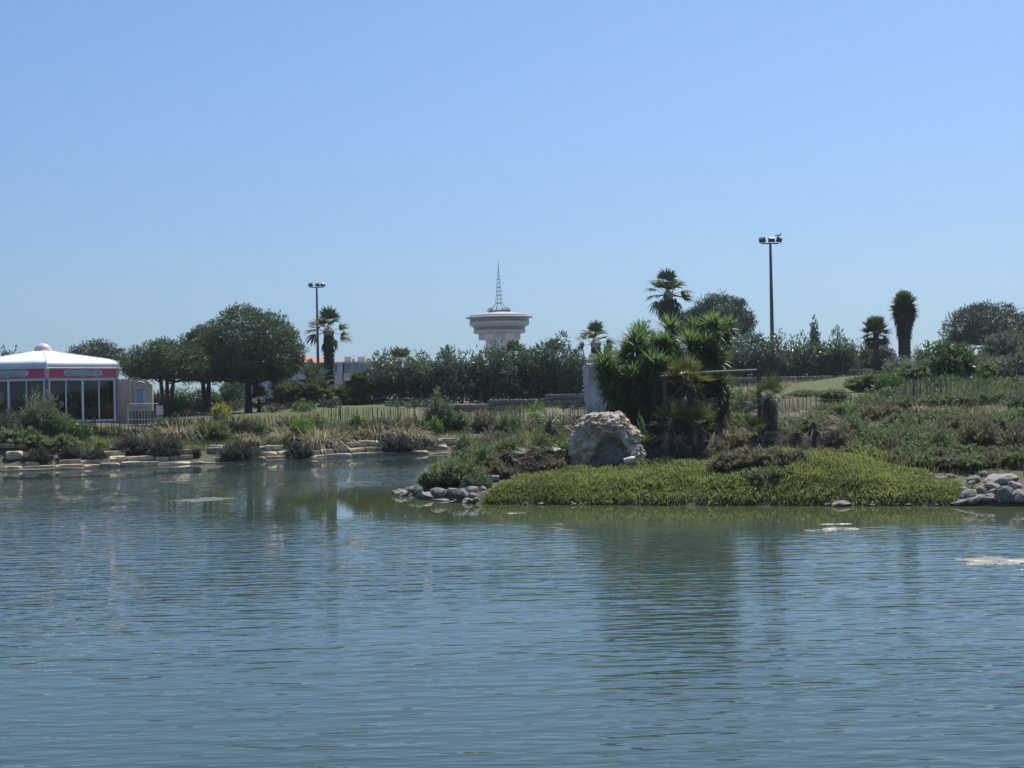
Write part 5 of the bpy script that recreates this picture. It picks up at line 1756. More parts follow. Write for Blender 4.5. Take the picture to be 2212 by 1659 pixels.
# flat slabs laid end to end: a ledge at the water and a broken one above it
for (lname, off, zt, gap, lmin, lmax, ht) in (('waterline', 0.15, 0.2, 0.16, 0.8, 1.9, 0.3), ('middle', 0.85, 0.46, 0.38, 0.6, 1.5, 0.34), ('upper', 1.9, None, 0.4, 0.6, 1.5, 0.4)):
    rng = nrng()
    line = [POND[i] for i in range(2, 10)]
    seg, cnt = 0.0, 0
    pos, k = np.array(line[0], float), 0
    total = [np.linalg.norm(line[i + 1] - line[i]) for i in range(len(line) - 1)]
    L_ = sum(total)
    s_ = 0.0
    while s_ < L_ - 1.0 and cnt < 38:
        l = rng.uniform(lmin, lmax)
        m_ = s_ + l / 2
        acc = 0
        for i, q in enumerate(total):
            if acc + q >= m_: break
            acc += q
        a_, b_ = line[i], line[i + 1]
        u = (b_ - a_) / total[i]
        c_ = a_ + u * (m_ - acc)
        nrm = np.array([-u[1], u[0]])
        c_ = c_ + nrm * (off + rng.normal(0, 0.08))
        s_ += l + 0.03
        if rng.random() < gap: continue
        z = (zt if zt is not None else h1(c_[0], c_[1]) + 0.26) + rng.normal(0, 0.03)
        o = link('ledge_stone', SM[cnt % 8], None, None, (c_[0], c_[1], z - ht / 2), (rng.normal(0, 0.02), rng.normal(0, 0.015), math.atan2(u[1], u[0]) + rng.normal(0, 0.04)), (l, rng.uniform(0.6, 0.9), ht))
        tag(o, f'flat limestone slab of the {lname} ledge on the far bank, {ORD[cnt]} from the left', 'stone', f'slabs of the {lname} ledge')
        cnt += 1
# narrow stone edging at the waterline
g = G()
pts = [(-27, 67.72), (-26, 67.85), (-22, 69.05), (-16.9, 71.65), (-12.9, 73.85), (-9.0, 75.65), (-6.6, 76.85), (-4.0, 78.05), (-1.6, 78.3)]
rng = nrng()
dense = []
for a, b in zip(pts[:-1], pts[1:]):
    for f in np.linspace(0, 1, 8, endpoint=False): dense.append((a[0] + (b[0] - a[0]) * f, a[1] + (b[1] - a[1]) * f + rng.normal(0, 0.035), 0.0))
vv = []
for (x, y, z) in dense:
    hgh = max(0.012, 0.04 + rng.normal(0, 0.025))
    vv += [(x, y - 0.16, -0.3), (x, y - 0.16, hgh), (x, y + 0.5, hgh + 0.02), (x, y + 0.5, -0.3)]
n = len(dense)
ff = [(4 * k + j, 4 * k + 4 + j, 4 * k + 5 + j, 4 * k + 1 + j) for k in range(n - 1) for j in range(3)]
tag(G().add(vv, ff).build('shore_edging', M['limestone'], None), 'pale stone edging along the far waterline', kind='structure')


def scatter(n, poly, rng, sdmin=0.35):
    lo, hi = poly.min(0), poly.max(0)
    P = rng.uniform(lo, hi, (n * 3, 2))
    P = P[inpoly(P[:, 0], P[:, 1], poly)]
    P = P[pond_sd(P[:, 0], P[:, 1]) > sdmin]
    return P[:n]


def grass_stuff(name, label, poly, n, hmin, hmax, mat, tl, th, wd=0.02, upright=0.9, patch=0.35, pscale=0.35, sdmin=0.35):
    rng = nrng()
    P = scatter(n, np.array(poly, float), rng, sdmin)
    pn = np.array([noise.noise((x * pscale, y * pscale, 4.2)) for x, y in P])
    keep = pn > -patch
    P, pn = P[keep], pn[keep]
    n = len(P)
    z = hgt(P[:, 0], P[:, 1])
    base = np.stack([P[:, 0], P[:, 1], z - 0.02], 1)
    d = unit(rng.normal(size=(n, 3)) * (1 - upright) * 2.2 + np.array([0, 0, 1.0]))
    ln = rng.uniform(hmin, hmax, n) * (1 + 0.9 * np.clip(pn, -0.5, 0.6))
    Q = ribbons(base, d, ln, wd * rng.uniform(0.7, 1.3, n), rng.uniform(0.05, 0.45, n), 2, rng)
    tt = np.clip(rng.uniform(tl, th, n) + pn * 0.35, 0, 1)
    return tag(link(name, quads_mesh(name, Q, np.repeat(tt, 2), M[mat]), None), label, kind='stuff')


grass_stuff('wild_grass', 'wild olive grass on the far bank', [(-31, 67), (-22, 70), (-9, 76.5), (-3, 79), (2, 79), (3, 84), (-4, 84), (-16, 80), (-20, 77), (-31, 74)], 26000, 0.22, 0.6, 'wild_grass', 0.05, 0.75, wd=0.03, patch=0.5, sdmin=2.3)
grass_stuff('rough_grass', 'rough dry grass between the pond and the right hand fence', [(0, 50), (6, 48), (18, 42), (26, 46), (26, 58), (24, 70), (14, 72), (3, 80), (1, 72)], 26000, 0.25, 0.65, 'wild_grass', 0.0, 0.6, wd=0.026, patch=0.6)
grass_stuff('tall_weeds', 'tall green reedy weeds covering the slope at the right', [(19.5, 72), (24, 64), (36, 62), (40, 90), (33, 92), (24, 84)], 28000, 0.45, 1.2, 'reed', 0.0, 0.85, wd=0.04, upright=0.86, patch=0.6, pscale=0.5)
grass_stuff('lawn_edge_grass', 'long grass along the foot of the block walls', [(-5, 90), (6, 89), (6, 91), (-5, 91.5)], 2500, 0.2, 0.5, 'wild_grass', 0.1, 0.6)
grass_stuff('hedge_foot_grass', 'dry flowering grass along the wall above the right lawn', [(17, 97), (27, 95), (28, 100), (17, 100)], 4000, 0.25, 0.65, 'pampas', 0.1, 0.7)

tus = [(385, 77.5, 880, 118, 'huge straw coloured grass tussock at the corner of the kiosk fence', 0.75), (300, 76.5, 925, 90, 'straw grass tussock in front of the leaning kiosk fence', 0.6), (520, 79, 925, 70, 'dry grass tussock below the yellow flowering bush', 0.75),
       (632, 78.2, 884, 80, 'big pale grass tussock at the fence, left half of a pair', 0.8), (690, 78, 878, 110, 'big pale grass tussock at the fence, right half of a pair', 0.75), (718, 78.5, 892, 70, 'ragged tussock on the right side of the tussock pair', 0.6),
       (820, 80, 884, 90, 'pale grass tussock in the middle of the long fence', 0.65), (878, 80.5, 888, 84, 'bushy grass tussock right of the middle fence post', 0.7), (972, 81, 922, 46, 'small spiky dry tuft near the stone edging', 0.8), (545, 77.5, 935, 60, 'low dry grass clump above the limestone blocks', 0.7)]
for (px, D, ty, w, lab, dry) in tus:
    b = foot(px, D)
    tussock('grass_tussock', lab, b, w * 1.15 * pxm(D), max(0.6, (topz(px, ty, D) - b[2]) * 0.72), 'grass tussocks of the far bank', dry * 0.75, wd=0.035)
tus2 = [(1985, 66, 862, 110, 'large pampas tussock with silvery blades on the right slope', 0.55), (2052, 65, 872, 80, 'pampas tussock to the right of the large silvery one', 0.5), (2125, 62, 885, 90, 'loose pampas tussock nearer the right edge', 0.65), (2180, 63, 870, 80, 'pampas tussock at the far right edge', 0.6),
        (1745, 66, 872, 84, 'pale tussock behind the hanging dead palm leaves', 0.6), (1700, 67, 880, 60, 'thin pale tussock just right of the timber post', 0.6), (1572, 64, 905, 56, 'silvery tussock left of the timber post', 0.8), (1655, 68, 872, 50, 'tuft of seeding grass beneath the timber crossbeam', 0.5)]
for (px, D, ty, w, lab, dry) in tus2:
    b = foot(px, D)
    tussock('grass_tussock', lab, b, w * pxm(D), max(0.45, (topz(px, ty, D) - b[2]) * 0.95), 'grass tussocks of the right slope', dry, wd=0.03)

DK = dict(L=0.22, Wd=0.035, dens=1.5)
far_sh = [(84, 968, 60, 1000, 'bush_dark', 'dark round shrub at the waterline, nearest to the left edge'), (152, 962, 44, 993, 'bush_dark', 'small dark shrub, second along the far waterline'), (205, 968, 54, 999, 'bush_dark', 'dark shrub overhanging the water below the kiosk corner'),
          (285, 940, 84, 980, 'bush_dark', 'dark brown shrub below the leaning kiosk fence'), (357, 938, 72, 992, 'bush_dark', 'tall dark grey shrub below the huge straw tussock'), (422, 970, 24, 988, 'bush_dark', 'tiny dark shrub between limestone blocks'),
          (520, 952, 92, 994, 'bush_dark', 'wide dark shrub hanging over the blocks, middle of the bank'), (648, 956, 56, 990, 'bush_dark', 'dark shrub between two runs of limestone blocks'), (862, 935, 86, 978, 'bush_dark', 'dark shrub above the last limestone blocks'),
          (910, 945, 60, 972, 'bush_dark', 'low dark shrub left of the inlet'), (820, 915, 66, 948, 'bush_dark', 'purple brown shrub under the middle tussocks')]
for (px, ty, w, by, mt, lab) in far_sh:
    feather_at(lab, px, None, ty, w, mt, 'shore_shrub', 'shrub', 'dark shrubs of the far bank', base=by, spread=1.05, **DK)
feather_at('tall wispy grey green tamarisk in front of the kiosk windows', 92, 74.5, 838, 90, 'tamarisk_pale', name='tamarisk', L=0.3, Wd=0.045, dens=0.75, base=946)
bush_at('leafy dark green bush at the foot of the kiosk tamarisk', 105, 73.5, 890, 80, 'bush_green', base=950)
bush_at('dark green leafy bush below the kiosk corner post', 170, 73.5, 905, 60, 'bush_green', base=955)
bush_at('dull purple grey bush left of the kiosk tamarisk', 25, 74, 885, 80, 'bush_dark', base=935, L=0.2, Wd=0.04)
feather_at('olive broom like shrub on the bank at the left edge', 40, 72, 920, 120, 'tamarisk', base=962, dens=1.0)
feather_at('olive green shrub on the bank below the kiosk bushes', 122, 72, 935, 90, 'tamarisk', base=966, dens=1.0)
feather_at('mossy green low shrub on the bank by the straw tussock', 455, 77, 915, 80, 'wild_grass', base=955, dens=1.2)
feather_at('bright olive low shrub left of the middle tussock', 747, 79, 922, 78, 'wild_grass', base=956, dens=1.2)
bush_at('yellow flowering bush at the fence in front of the large pine', 478, 80.5, 872, 52, 'bush_yellow', base=928, L=0.16, Wd=0.07, th=0.95)
bush_at('dark bush with a bright yellow green top before the tussock pair', 648, 78, 904, 76, 'bush_bright', base=957, L=0.16, Wd=0.06, tl=0.0, th=0.75)
bush_at('compact bright green bush right of the long fence middle', 938, 80, 899, 42, 'bush_bright', base=938, L=0.15, Wd=0.06, clump=0.18)
feather_at('pale feathery shrub overtopping the fence before the block wall', 948, 83.5, 846, 62, 'tamarisk_pale', dens=0.8, L=0.28)
bush_at('small green bush at the fence between the two middle tussocks', 770, 81, 900, 36, 'bush_green', base=932, clump=0.18)
bush_at('tiny yellow green plant on the bank below the kiosk', 219, 71.5, 952, 20, 'bush_yellow', base=966, clump=0.12, L=0.12, Wd=0.05)

# a loose row of low scrub along the bank, above the blocks
row = []
rr_ = np.random.default_rng(77)
for i, px in enumerate(np.arange(20, 985, 38)):
    row.append((float(px + rr_.uniform(-8, 8)), ['tamarisk', 'bush_dark', 'wild_grass', 'tamarisk_pale', 'brown_shrub', 'wild_grass'][i % 6], rr_.uniform(0.55, 1.15), rr_.uniform(44, 74), rr_.uniform(2.6, 4.8)))
for i, (px, mt, hh, w, back) in enumerate(row):
    if 190 < px < 340: hh *= 0.5
    w0 = hit(px, 955 - px * 0.012)
    b = foot(px, w0[1] + back * 0.4)
    feather('bank_scrub', f'low mixed scrub above the blocks of the far bank, {ORD[i]} from the left', 'shrub', b, w * pxm(b[1]), hh, mt, 'low scrub row of the far bank', dens=1.1, L=0.24, Wd=0.035)
# undergrowth closing the view under the pines and along the hill on the right
for (px, D, ty, w, mt, lab) in ((335, 90, 858, 70, 'bush_dark', 'dark bush at the foot of the spreading pine, next to the annex'), (400, 91, 860, 74, 'bush_green', 'green bush between the spreading pine and the forked pine'), (446, 92, 866, 60, 'bush_dark', 'dark bush in front of the forked pine trunks'), (300, 112, 838, 90, 'bush_dark', 'dark shrub far behind the beige annex wall'), (375, 114, 834, 100, 'bush_green', 'green shrub far behind the spreading pine trunks'), (445, 113, 838, 90, 'bush_dark', 'dark shrub far behind the forked pine trunks'), (525, 118, 868, 80, 'grey_leaf', 'grey green shrub far behind the large pine trunk'),
                                (595, 104, 874, 60, 'bush_dark', 'dark shrub between the large pine and the dwarf palms'), (720, 103, 858, 60, 'bush_green', 'green shrub right behind the tall palm trunk'), (1325, 95, 800, 90, 'oleander', 'oleander behind the stone head'), (1470, 97, 760, 120, 'oleander', 'oleander mass behind the yucca thicket'), (1420, 88, 830, 110, 'bush_dark', 'dark shrub behind the lower yucca heads')):
    bush_at(lab, px, D, ty, w, mt, L=0.28, Wd=0.085, clump=0.4)
hill = [(1872, 82, 800, 80, 'tamarisk', 'olive shrub at the left end of the reedy slope'), (1925, 80, 806, 80, 'bush_green', 'green shrub at the foot of the grey round bush'), (1985, 84, 780, 100, 'tamarisk', 'olive shrub left below the fig tree'), (2050, 76, 812, 110, 'bush_green', 'green shrub right below the fig tree'), (2110, 82, 768, 110, 'grey_leaf', 'grey shrub right of the fig tree'), (2160, 79, 776, 120, 'tamarisk', 'olive shrub on the reedy slope near the right edge'),
        (2205, 78, 762, 100, 'grey_leaf', 'grey shrub cut by the right edge, below the olive tamarisk'), (2120, 73, 816, 110, 'bush_green', 'green shrub above the loose pampas tussock'), (2190, 71, 812, 110, 'tamarisk', 'olive shrub above the edge pampas tussock'), (1930, 74, 838, 80, 'tamarisk', 'olive shrub above the large silvery tussock'), (2000, 73, 836, 80, 'tamarisk', 'olive shrub behind the large silvery tussock')]
for (px, D, ty, w, mt, lab) in hill:
    if mt in ('tamarisk',): feather_at(lab, px, D, ty, w, mt, 'slope_shrub', 'shrub', 'shrubs of the reedy slope', dens=1.3, L=0.28, Wd=0.05)
    else: bush_at(lab, px, D, ty, w, mt, 'slope_bush', 'bush', 'shrubs of the reedy slope', L=0.24, Wd=0.07)
ff_ = [(1600, 76, 842, 66, 'tamarisk', 'olive bush left of the right fence, behind the timber frame'), (1645, 75.5, 846, 66, 'tamarisk_pale', 'pale green bush at the left end of the right fence'), (1960, 66.5, 848, 90, 'tamarisk_pale', 'pale green bush above the silvery tussock, left one'), (2030, 66.5, 846, 100, 'tamarisk', 'olive bush above the silvery tussock, middle one'), (2100, 66, 844, 100, 'tamarisk_pale', 'pale green bush above the silvery tussock, right one'), (2170, 66, 842, 100, 'tamarisk', 'olive bush high on the slope near the right edge'), (2212, 64, 850, 80, 'tamarisk_pale', 'pale green bush on the slope, cut by the right edge'), (1880, 70, 842, 70, 'tamarisk_pale', 'pale green bush over the end of the right fence'),
       (1690, 70, 884, 60, 'brown_shrub', 'small dry bush before the right fence, nearest the timber post'), (1735, 69, 880, 60, 'tamarisk', 'small olive bush before the right fence, under the lawn'), (1790, 69, 872, 70, 'brown_shrub', 'purple brown bush before the right fence, under the lawn'), (1845, 68, 868, 70, 'tamarisk', 'small olive bush before the right fence, below the reeds'), (1905, 67.5, 858, 60, 'brown_shrub', 'tall purple bush hiding the end of the right fence'),
       (990, 84, 886, 50, 'tamarisk', 'small olive bush before the block wall, left one'), (1045, 83.5, 884, 60, 'brown_shrub', 'brown bush before the block wall, middle one'), (1100, 82.5, 884, 60, 'tamarisk', 'olive bush before the block wall, right one'), (560, 79.5, 905, 40, 'tamarisk', 'small olive bush at the pickets left of the tussock pair')]
for (px, D, ty, w, mt, lab) in ff_:
    feather_at(lab, px, D, ty, w, mt, 'fence_shrub', 'shrub', 'shrubs at the picket fences', dens=1.3, L=0.24, Wd=0.035)

for (px, D, ty, w, dry, lab) in ((1612, 90, 828, 60, 0.5, 'seeding grass tussock under the left end of the long block wall'), (1660, 88, 832, 60, 0.6, 'pale grass tussock at the left end of the right lawn'), (1690, 92, 826, 50, 0.4, 'small grass tussock at the foot of the long block wall'), (1835, 96, 808, 56, 0.6, 'pale dry tussock in front of the short raised wall'), (1600, 80, 850, 60, 0.5, 'grass tussock behind the left end of the right fence')):
    b = foot(px, D)
    tussock('grass_tussock', lab, b, w * pxm(D), max(0.5, topz(px, ty, D) - b[2]), 'grass tussocks by the right lawn', dry, wd=0.04)
for (px, D, ty, w, mt, lab) in ((600, 90, 880, 60, 'bush_dark', 'dark low bush behind the pickets, left of the first dwarf palm'), (660, 89, 882, 70, 'bush_green', 'low green bush behind the pickets, between the dwarf palms'), (712, 90, 876, 56, 'bush_dark', 'dark low bush at the left end of the rising lawn'), (860, 92, 868, 60, 'oleander', 'low oleander at the left foot of the hedge'), (905, 92, 872, 70, 'oleander', 'low oleander in front of the hedge, above the pale feathery shrub')):
    bush_at(lab, px, D, ty, w, mt, 'low_bush', L=0.25, Wd=0.08)
for (px, D, ty, w, mt, lab) in ((1985, 45.6, 978, 70, 'tamarisk', 'small olive scrub at the right back corner of the cover'), (2040, 45.2, 985, 70, 'brown_shrub', 'small brown scrub beside the topmost right hand rocks'), (2090, 44.8, 980, 80, 'tamarisk', 'small olive scrub behind the topmost right hand rocks'), (2150, 45.0, 975, 80, 'brown_shrub', 'brown scrub crowning the right hand rock pile'), (2205, 44.6, 970, 70, 'tamarisk', 'olive scrub crowning the rocks at the edge'), (1940, 46.6, 975, 70, 'brown_shrub', 'small brown scrub behind the right slope of the cover')):
    feather_at(lab, px, D, ty, w, mt, 'low_scrub', 'shrub', None, dens=2.0, L=0.18, Wd=0.03)

# rough scrub joining the inlet to the island
mid = [(1010, 930, 70, 76, 'tamarisk', 'olive scrub at the head of the inlet'), (1060, 922, 80, 73, 'brown_shrub', 'brown scrub behind the inlet, before the block wall'), (1118, 918, 80, 70, 'tamarisk', 'olive scrub left of the dead palm'), (1158, 868, 46, 78, 'bush_bright', 'upright bright green shrub before the pickets left of the boulder'),
       (1150, 905, 70, 72, 'brown_shrub', 'dry grey brown scrub at the dead palm'), (1205, 893, 70, 70, 'bush_green', 'green scrub left of the boulder top'), (1240, 898, 60, 66, 'brown_shrub', 'brown scrub against the left side of the boulder'), (1090, 950, 90, 63, 'brown_shrub', 'low brown scrub behind the feathery island shrub'),
       (1030, 958, 60, 66, 'tamarisk', 'low olive scrub where the inlet meets the island')]
for (px, ty, w, D, mt, lab) in mid:
    if mt.startswith('bush'): bush_at(lab, px, D, ty, w, mt, 'scrub_bush')
    else: feather_at(lab, px, D, ty, w, mt, 'scrub', 'shrub', dens=1.3, L=0.25, Wd=0.035)

# ------------------------------------------------------------------ the island
# low succulent cover: many small upright tufts on a bumpy mound
def cover():
    rng = nrng()
    poly = np.array([(-1.15, 42.6), (2.8, 41.45), (5.5, 40.6), (9.5, 39.7), (13.3, 38.95), (13.9, 40.5), (13.8, 43.0), (12.8, 46.4), (10.8, 48.2), (8.6, 47.4), (5, 46.8), (2, 46.0), (0.3, 45.0)])
    poly[:5, 1] -= 0.5
    P = scatter(60000, poly, rng, -0.12)
    keep = np.ones(len(P), bool)
    for (px, ty, w, D, mt, lab) in isl[:4]:
        c = foot(px, D)
        keep &= ((P[:, 0] - c[0]) / (w * pxm(D) * 0.42)) ** 2 + ((P[:, 1] - c[1]) / 0.55) ** 2 > rng.uniform(0.6, 1.1, len(P))
    P = P[keep]
    # leave the front edge ragged
    n = len(P)
    sdv = pond_sd(P[:, 0], P[:, 1])
    bump = np.array([0.45 + 0.75 * noise.noise((x * 0.65, y * 0.9, 1.7)) + 0.45 * noise.noise((x * 2.0, y * 2.2, 5.1)) for x, y in P])
    bump = np.clip(bump, 0, 1.2)
    z = np.maximum(hgt(P[:, 0], P[:, 1]), 0.02)
    lift = 0.26 * bump * np.clip((sdv + 0.1) / 0.7, 0.1, 1)
    front = np.clip(1 - (sdv + 0.1) / 0.9, 0, 1)
    dry = np.array([max(0.0, noise.noise((x * 0.55, y * 0.8, 9.3)) * 1.6) for x, y in P])
    f = rng.random(n)
    zz = z + lift * (1 - front * f * 0.8)
    base = np.stack([P[:, 0], P[:, 1], zz - 0.05], 1)
    Q, T = [], []
    for k in range(3):
        d = unit(rng.normal(size=(n, 3)) * 0.5 + np.array([0, -0.15, 1.0]))
        Q.append(leaf_quads(base + rng.normal(size=(n, 3)) * 0.05, d, rng.uniform(0.06, 0.13, n), rng.uniform(0.028, 0.05, n), rng))
        T.append(np.clip(rng.uniform(0.2, 0.7, n) + (bump - 0.5) * 0.45 - 0.35 * dry, 0, 1))
    tag(link('ground_cover', quads_mesh('ground_cover', np.concatenate(Q), np.concatenate(T), M['cover']), None), 'low bright green succulent ground cover on the island', kind='stuff')


grass_stuff('dry_stems', 'thin dry stems sticking out of the green ground cover', [(-0.5, 42.6), (5.5, 40.9), (13.2, 39.3), (13, 44), (8, 46), (1, 45)], 900, 0.25, 0.5, 'pampas', 0.1, 0.8, wd=0.012, sdmin=0.2)
# brown dry shrub in the middle of the cover and shrub masses to the right
isl = [(1588, 972, 110, 42.6, 'brown_shrub', 'brown dry shrub growing through the green cover, left one'), (1640, 962, 130, 42.2, 'brown_shrub', 'brown dry shrub in the middle of the green cover'), (1692, 968, 100, 41.9, 'brown_shrub', 'brown dry shrub low on the green slope, right one'), (1660, 1005, 110, 41.2, 'tamarisk', 'olive shrub near the water in front of the brown dry shrubs'),
       (1800, 912, 100, 51, 'brown_shrub', 'grey brown bush right of the hanging dead palm'), (1850, 892, 110, 54, 'tamarisk', 'olive tamarisk below the right hand fence'), (1900, 917, 110, 50, 'tamarisk', 'olive bush behind the green cover crest'), (1955, 907, 110, 52, 'tamarisk', 'feathery olive bush below the silvery tussock'), (2010, 912, 110, 49.5, 'tamarisk', 'feathery olive bush above the right end of the cover'),
       (2065, 892, 110, 53, 'brown_shrub', 'brown bush above the right hand rocks'), (2115, 902, 110, 51, 'brown_shrub', 'dark brown bush directly behind the right hand rocks'), (2165, 887, 110, 53, 'tamarisk', 'olive brown bush close to the right edge'), (2205, 902, 90, 49, 'brown_shrub', 'brown bush cut by the right edge'), (1880, 965, 76, 46.8, 'cover', 'bright green bushy mound at the right crest of the cover'), (1955, 965, 80, 47, 'tamarisk', 'low olive bush at the back edge of the cover'), (2040, 968, 80, 46.5, 'brown_shrub', 'low brown bush left of the right hand rocks'),
       (1900, 865, 90, 60, 'brown_shrub', 'purple grey bush against the right fence'), (1830, 867, 90, 62, 'tamarisk', 'olive scrub in front of the right fence'), (1760, 892, 80, 58, 'tamarisk', 'scrub behind the hanging dead palm'), (1600, 892, 80, 60, 'tamarisk', 'scrub at the foot of the timber post'), (1590, 922, 90, 52, 'brown_shrub', 'grey scrub between the fan palms'), (1690, 917, 80, 54, 'brown_shrub', 'scrub right of the tall dwarf palm')]
cover()
for (px, ty, w, D, mt, lab) in isl:
    if mt == 'cover': bush_at(lab, px, D, ty, w, 'cover', 'bushy_mound', L=0.16, Wd=0.05, clump=0.2, up=0.8)
    else: feather_at(lab, px, D, ty, w, mt, 'island_shrub', 'shrub', 'shrubs on and behind the island', dens=2.0, L=0.2, Wd=0.03, spread=1.0)
near = [(1252, 49.4, 930, 70, 'bush_green', 'green bush leaning on the left shoulder of the boulder'), (1208, 49.8, 935, 80, 'tamarisk', 'olive scrub left of the boulder, behind the green fan palm'), (1150, 51.0, 930, 90, 'tamarisk', 'olive scrub behind the shaded dead palms'), (1100, 51.5, 938, 90, 'tamarisk', 'olive scrub behind the driftwood log'), (1075, 47.2, 1000, 60, 'brown_shrub', 'small brown scrub beside the driftwood log'), (1140, 47.0, 995, 70, 'bush_dark', 'dark low bush at the back edge of the green cover, left part'), (1195, 46.9, 990, 60, 'brown_shrub', 'small brown scrub at the back edge of the green cover, left part'), (1390, 49.6, 925, 60, 'bush_dark', 'dark bush against the right shoulder of the boulder'), (1420, 47.6, 975, 60, 'bush_dark', 'dark low bush right of the pale jar'), (1740, 78, 842, 80, 'tamarisk_pale', 'pale green bush on the lower edge of the right lawn'), (1800, 77, 838, 70, 'tamarisk', 'olive bush on the lower edge of the right lawn')]
for (px, D, ty, w, mt, lab) in near:
    if mt.startswith('bush'): bush_at(lab, px, D, ty, w, mt, 'scrub_bush', L=0.14, Wd=0.05, clump=0.18, dens=0.7)
    else: feather_at(lab, px, D, ty, w, mt, 'island_shrub', 'shrub', 'shrubs on and behind the island', dens=1.7, L=0.2, Wd=0.032)
fill = [(1780, 965, 90, 48.6, 'brown_shrub', 'low brown scrub between the dead palm and the green crest'), (1850, 955, 90, 48.6, 'tamarisk', 'low olive scrub just behind the green crest'), (1920, 950, 90, 49.2, 'brown_shrub', 'brown scrub behind the bushy mound'), (1990, 955, 90, 48.5, 'tamarisk', 'low olive scrub behind the right end of the cover'),
        (2080, 960, 90, 47.6, 'tamarisk', 'olive scrub just above the right hand rocks'), (2130, 965, 80, 47.2, 'brown_shrub', 'brown scrub over the big right hand rock'), (2195, 960, 90, 46.6, 'brown_shrub', 'brown scrub over the rocks at the very edge'), (1800, 895, 90, 57, 'brown_shrub', 'grey brown scrub below the right fence, left part'), (1960, 890, 100, 57, 'tamarisk', 'olive scrub under the silvery tussock, left part'),
        (2040, 885, 100, 58, 'tamarisk', 'olive scrub under the silvery tussock, right part'), (2120, 890, 100, 57, 'brown_shrub', 'brown scrub beneath the loose pampas tussock'), (2200, 880, 90, 58, 'tamarisk', 'olive scrub beneath the edge pampas tussock'), (1720, 900, 80, 60, 'tamarisk', 'olive scrub under the thin pale tussock'), (1640, 895, 80, 64, 'brown_shrub', 'brown scrub behind the right timber post'),
        (1545, 915, 80, 62, 'tamarisk', 'olive scrub behind the pair of yellowish palms'), (1320, 905, 90, 62, 'brown_shrub', 'brown scrub behind the boulder'), (1400, 900, 90, 60, 'bush_green', 'green scrub behind the leaning yucca trunk'), (1880, 850, 80, 66, 'tamarisk', 'olive scrub at the right end of the picket fence'), (1470, 960, 90, 48.2, 'brown_shrub', 'grey scrub at the foot of the pair of palms'), (1560, 965, 100, 47.6, 'brown_shrub', 'grey brown scrub behind the brown dry shrubs'), (1660, 960, 90, 47.6, 'brown_shrub', 'brown scrub at the foot of the shaggy palm')]
for (px, ty, w, D, mt, lab) in fill:
    if mt.startswith('bush'): bush_at(lab, px, D, ty, w, mt, 'scrub_bush')
    else: feather_at(lab, px, D, ty, w, mt, 'island_shrub', 'shrub', 'shrubs on and behind the island', dens=1.7, L=0.2, Wd=0.032)
feather_at('dense feathery olive shrub at the left tip of the island', 985, 46.3, 985, 120, 'tamarisk', 'tip_shrub', dens=3.2, L=0.2, Wd=0.03, spread=1.05)
feather_at('upright feathery shrub behind the island tip', 1030, 49, 955, 90, 'tamarisk', 'tip_shrub', dens=2.5, L=0.2, Wd=0.03)
feather_at('small feathery shrub low on the island tip stones', 930, 46.2, 1020, 50, 'tamarisk', 'tip_shrub', dens=2.4, L=0.18, Wd=0.03)
feather_at('pale olive sprig at the left end of the green cover', 1025, 44.6, 1025, 56, 'tamarisk_pale', 'tip_shrub', dens=2.4, L=0.18, Wd=0.03)


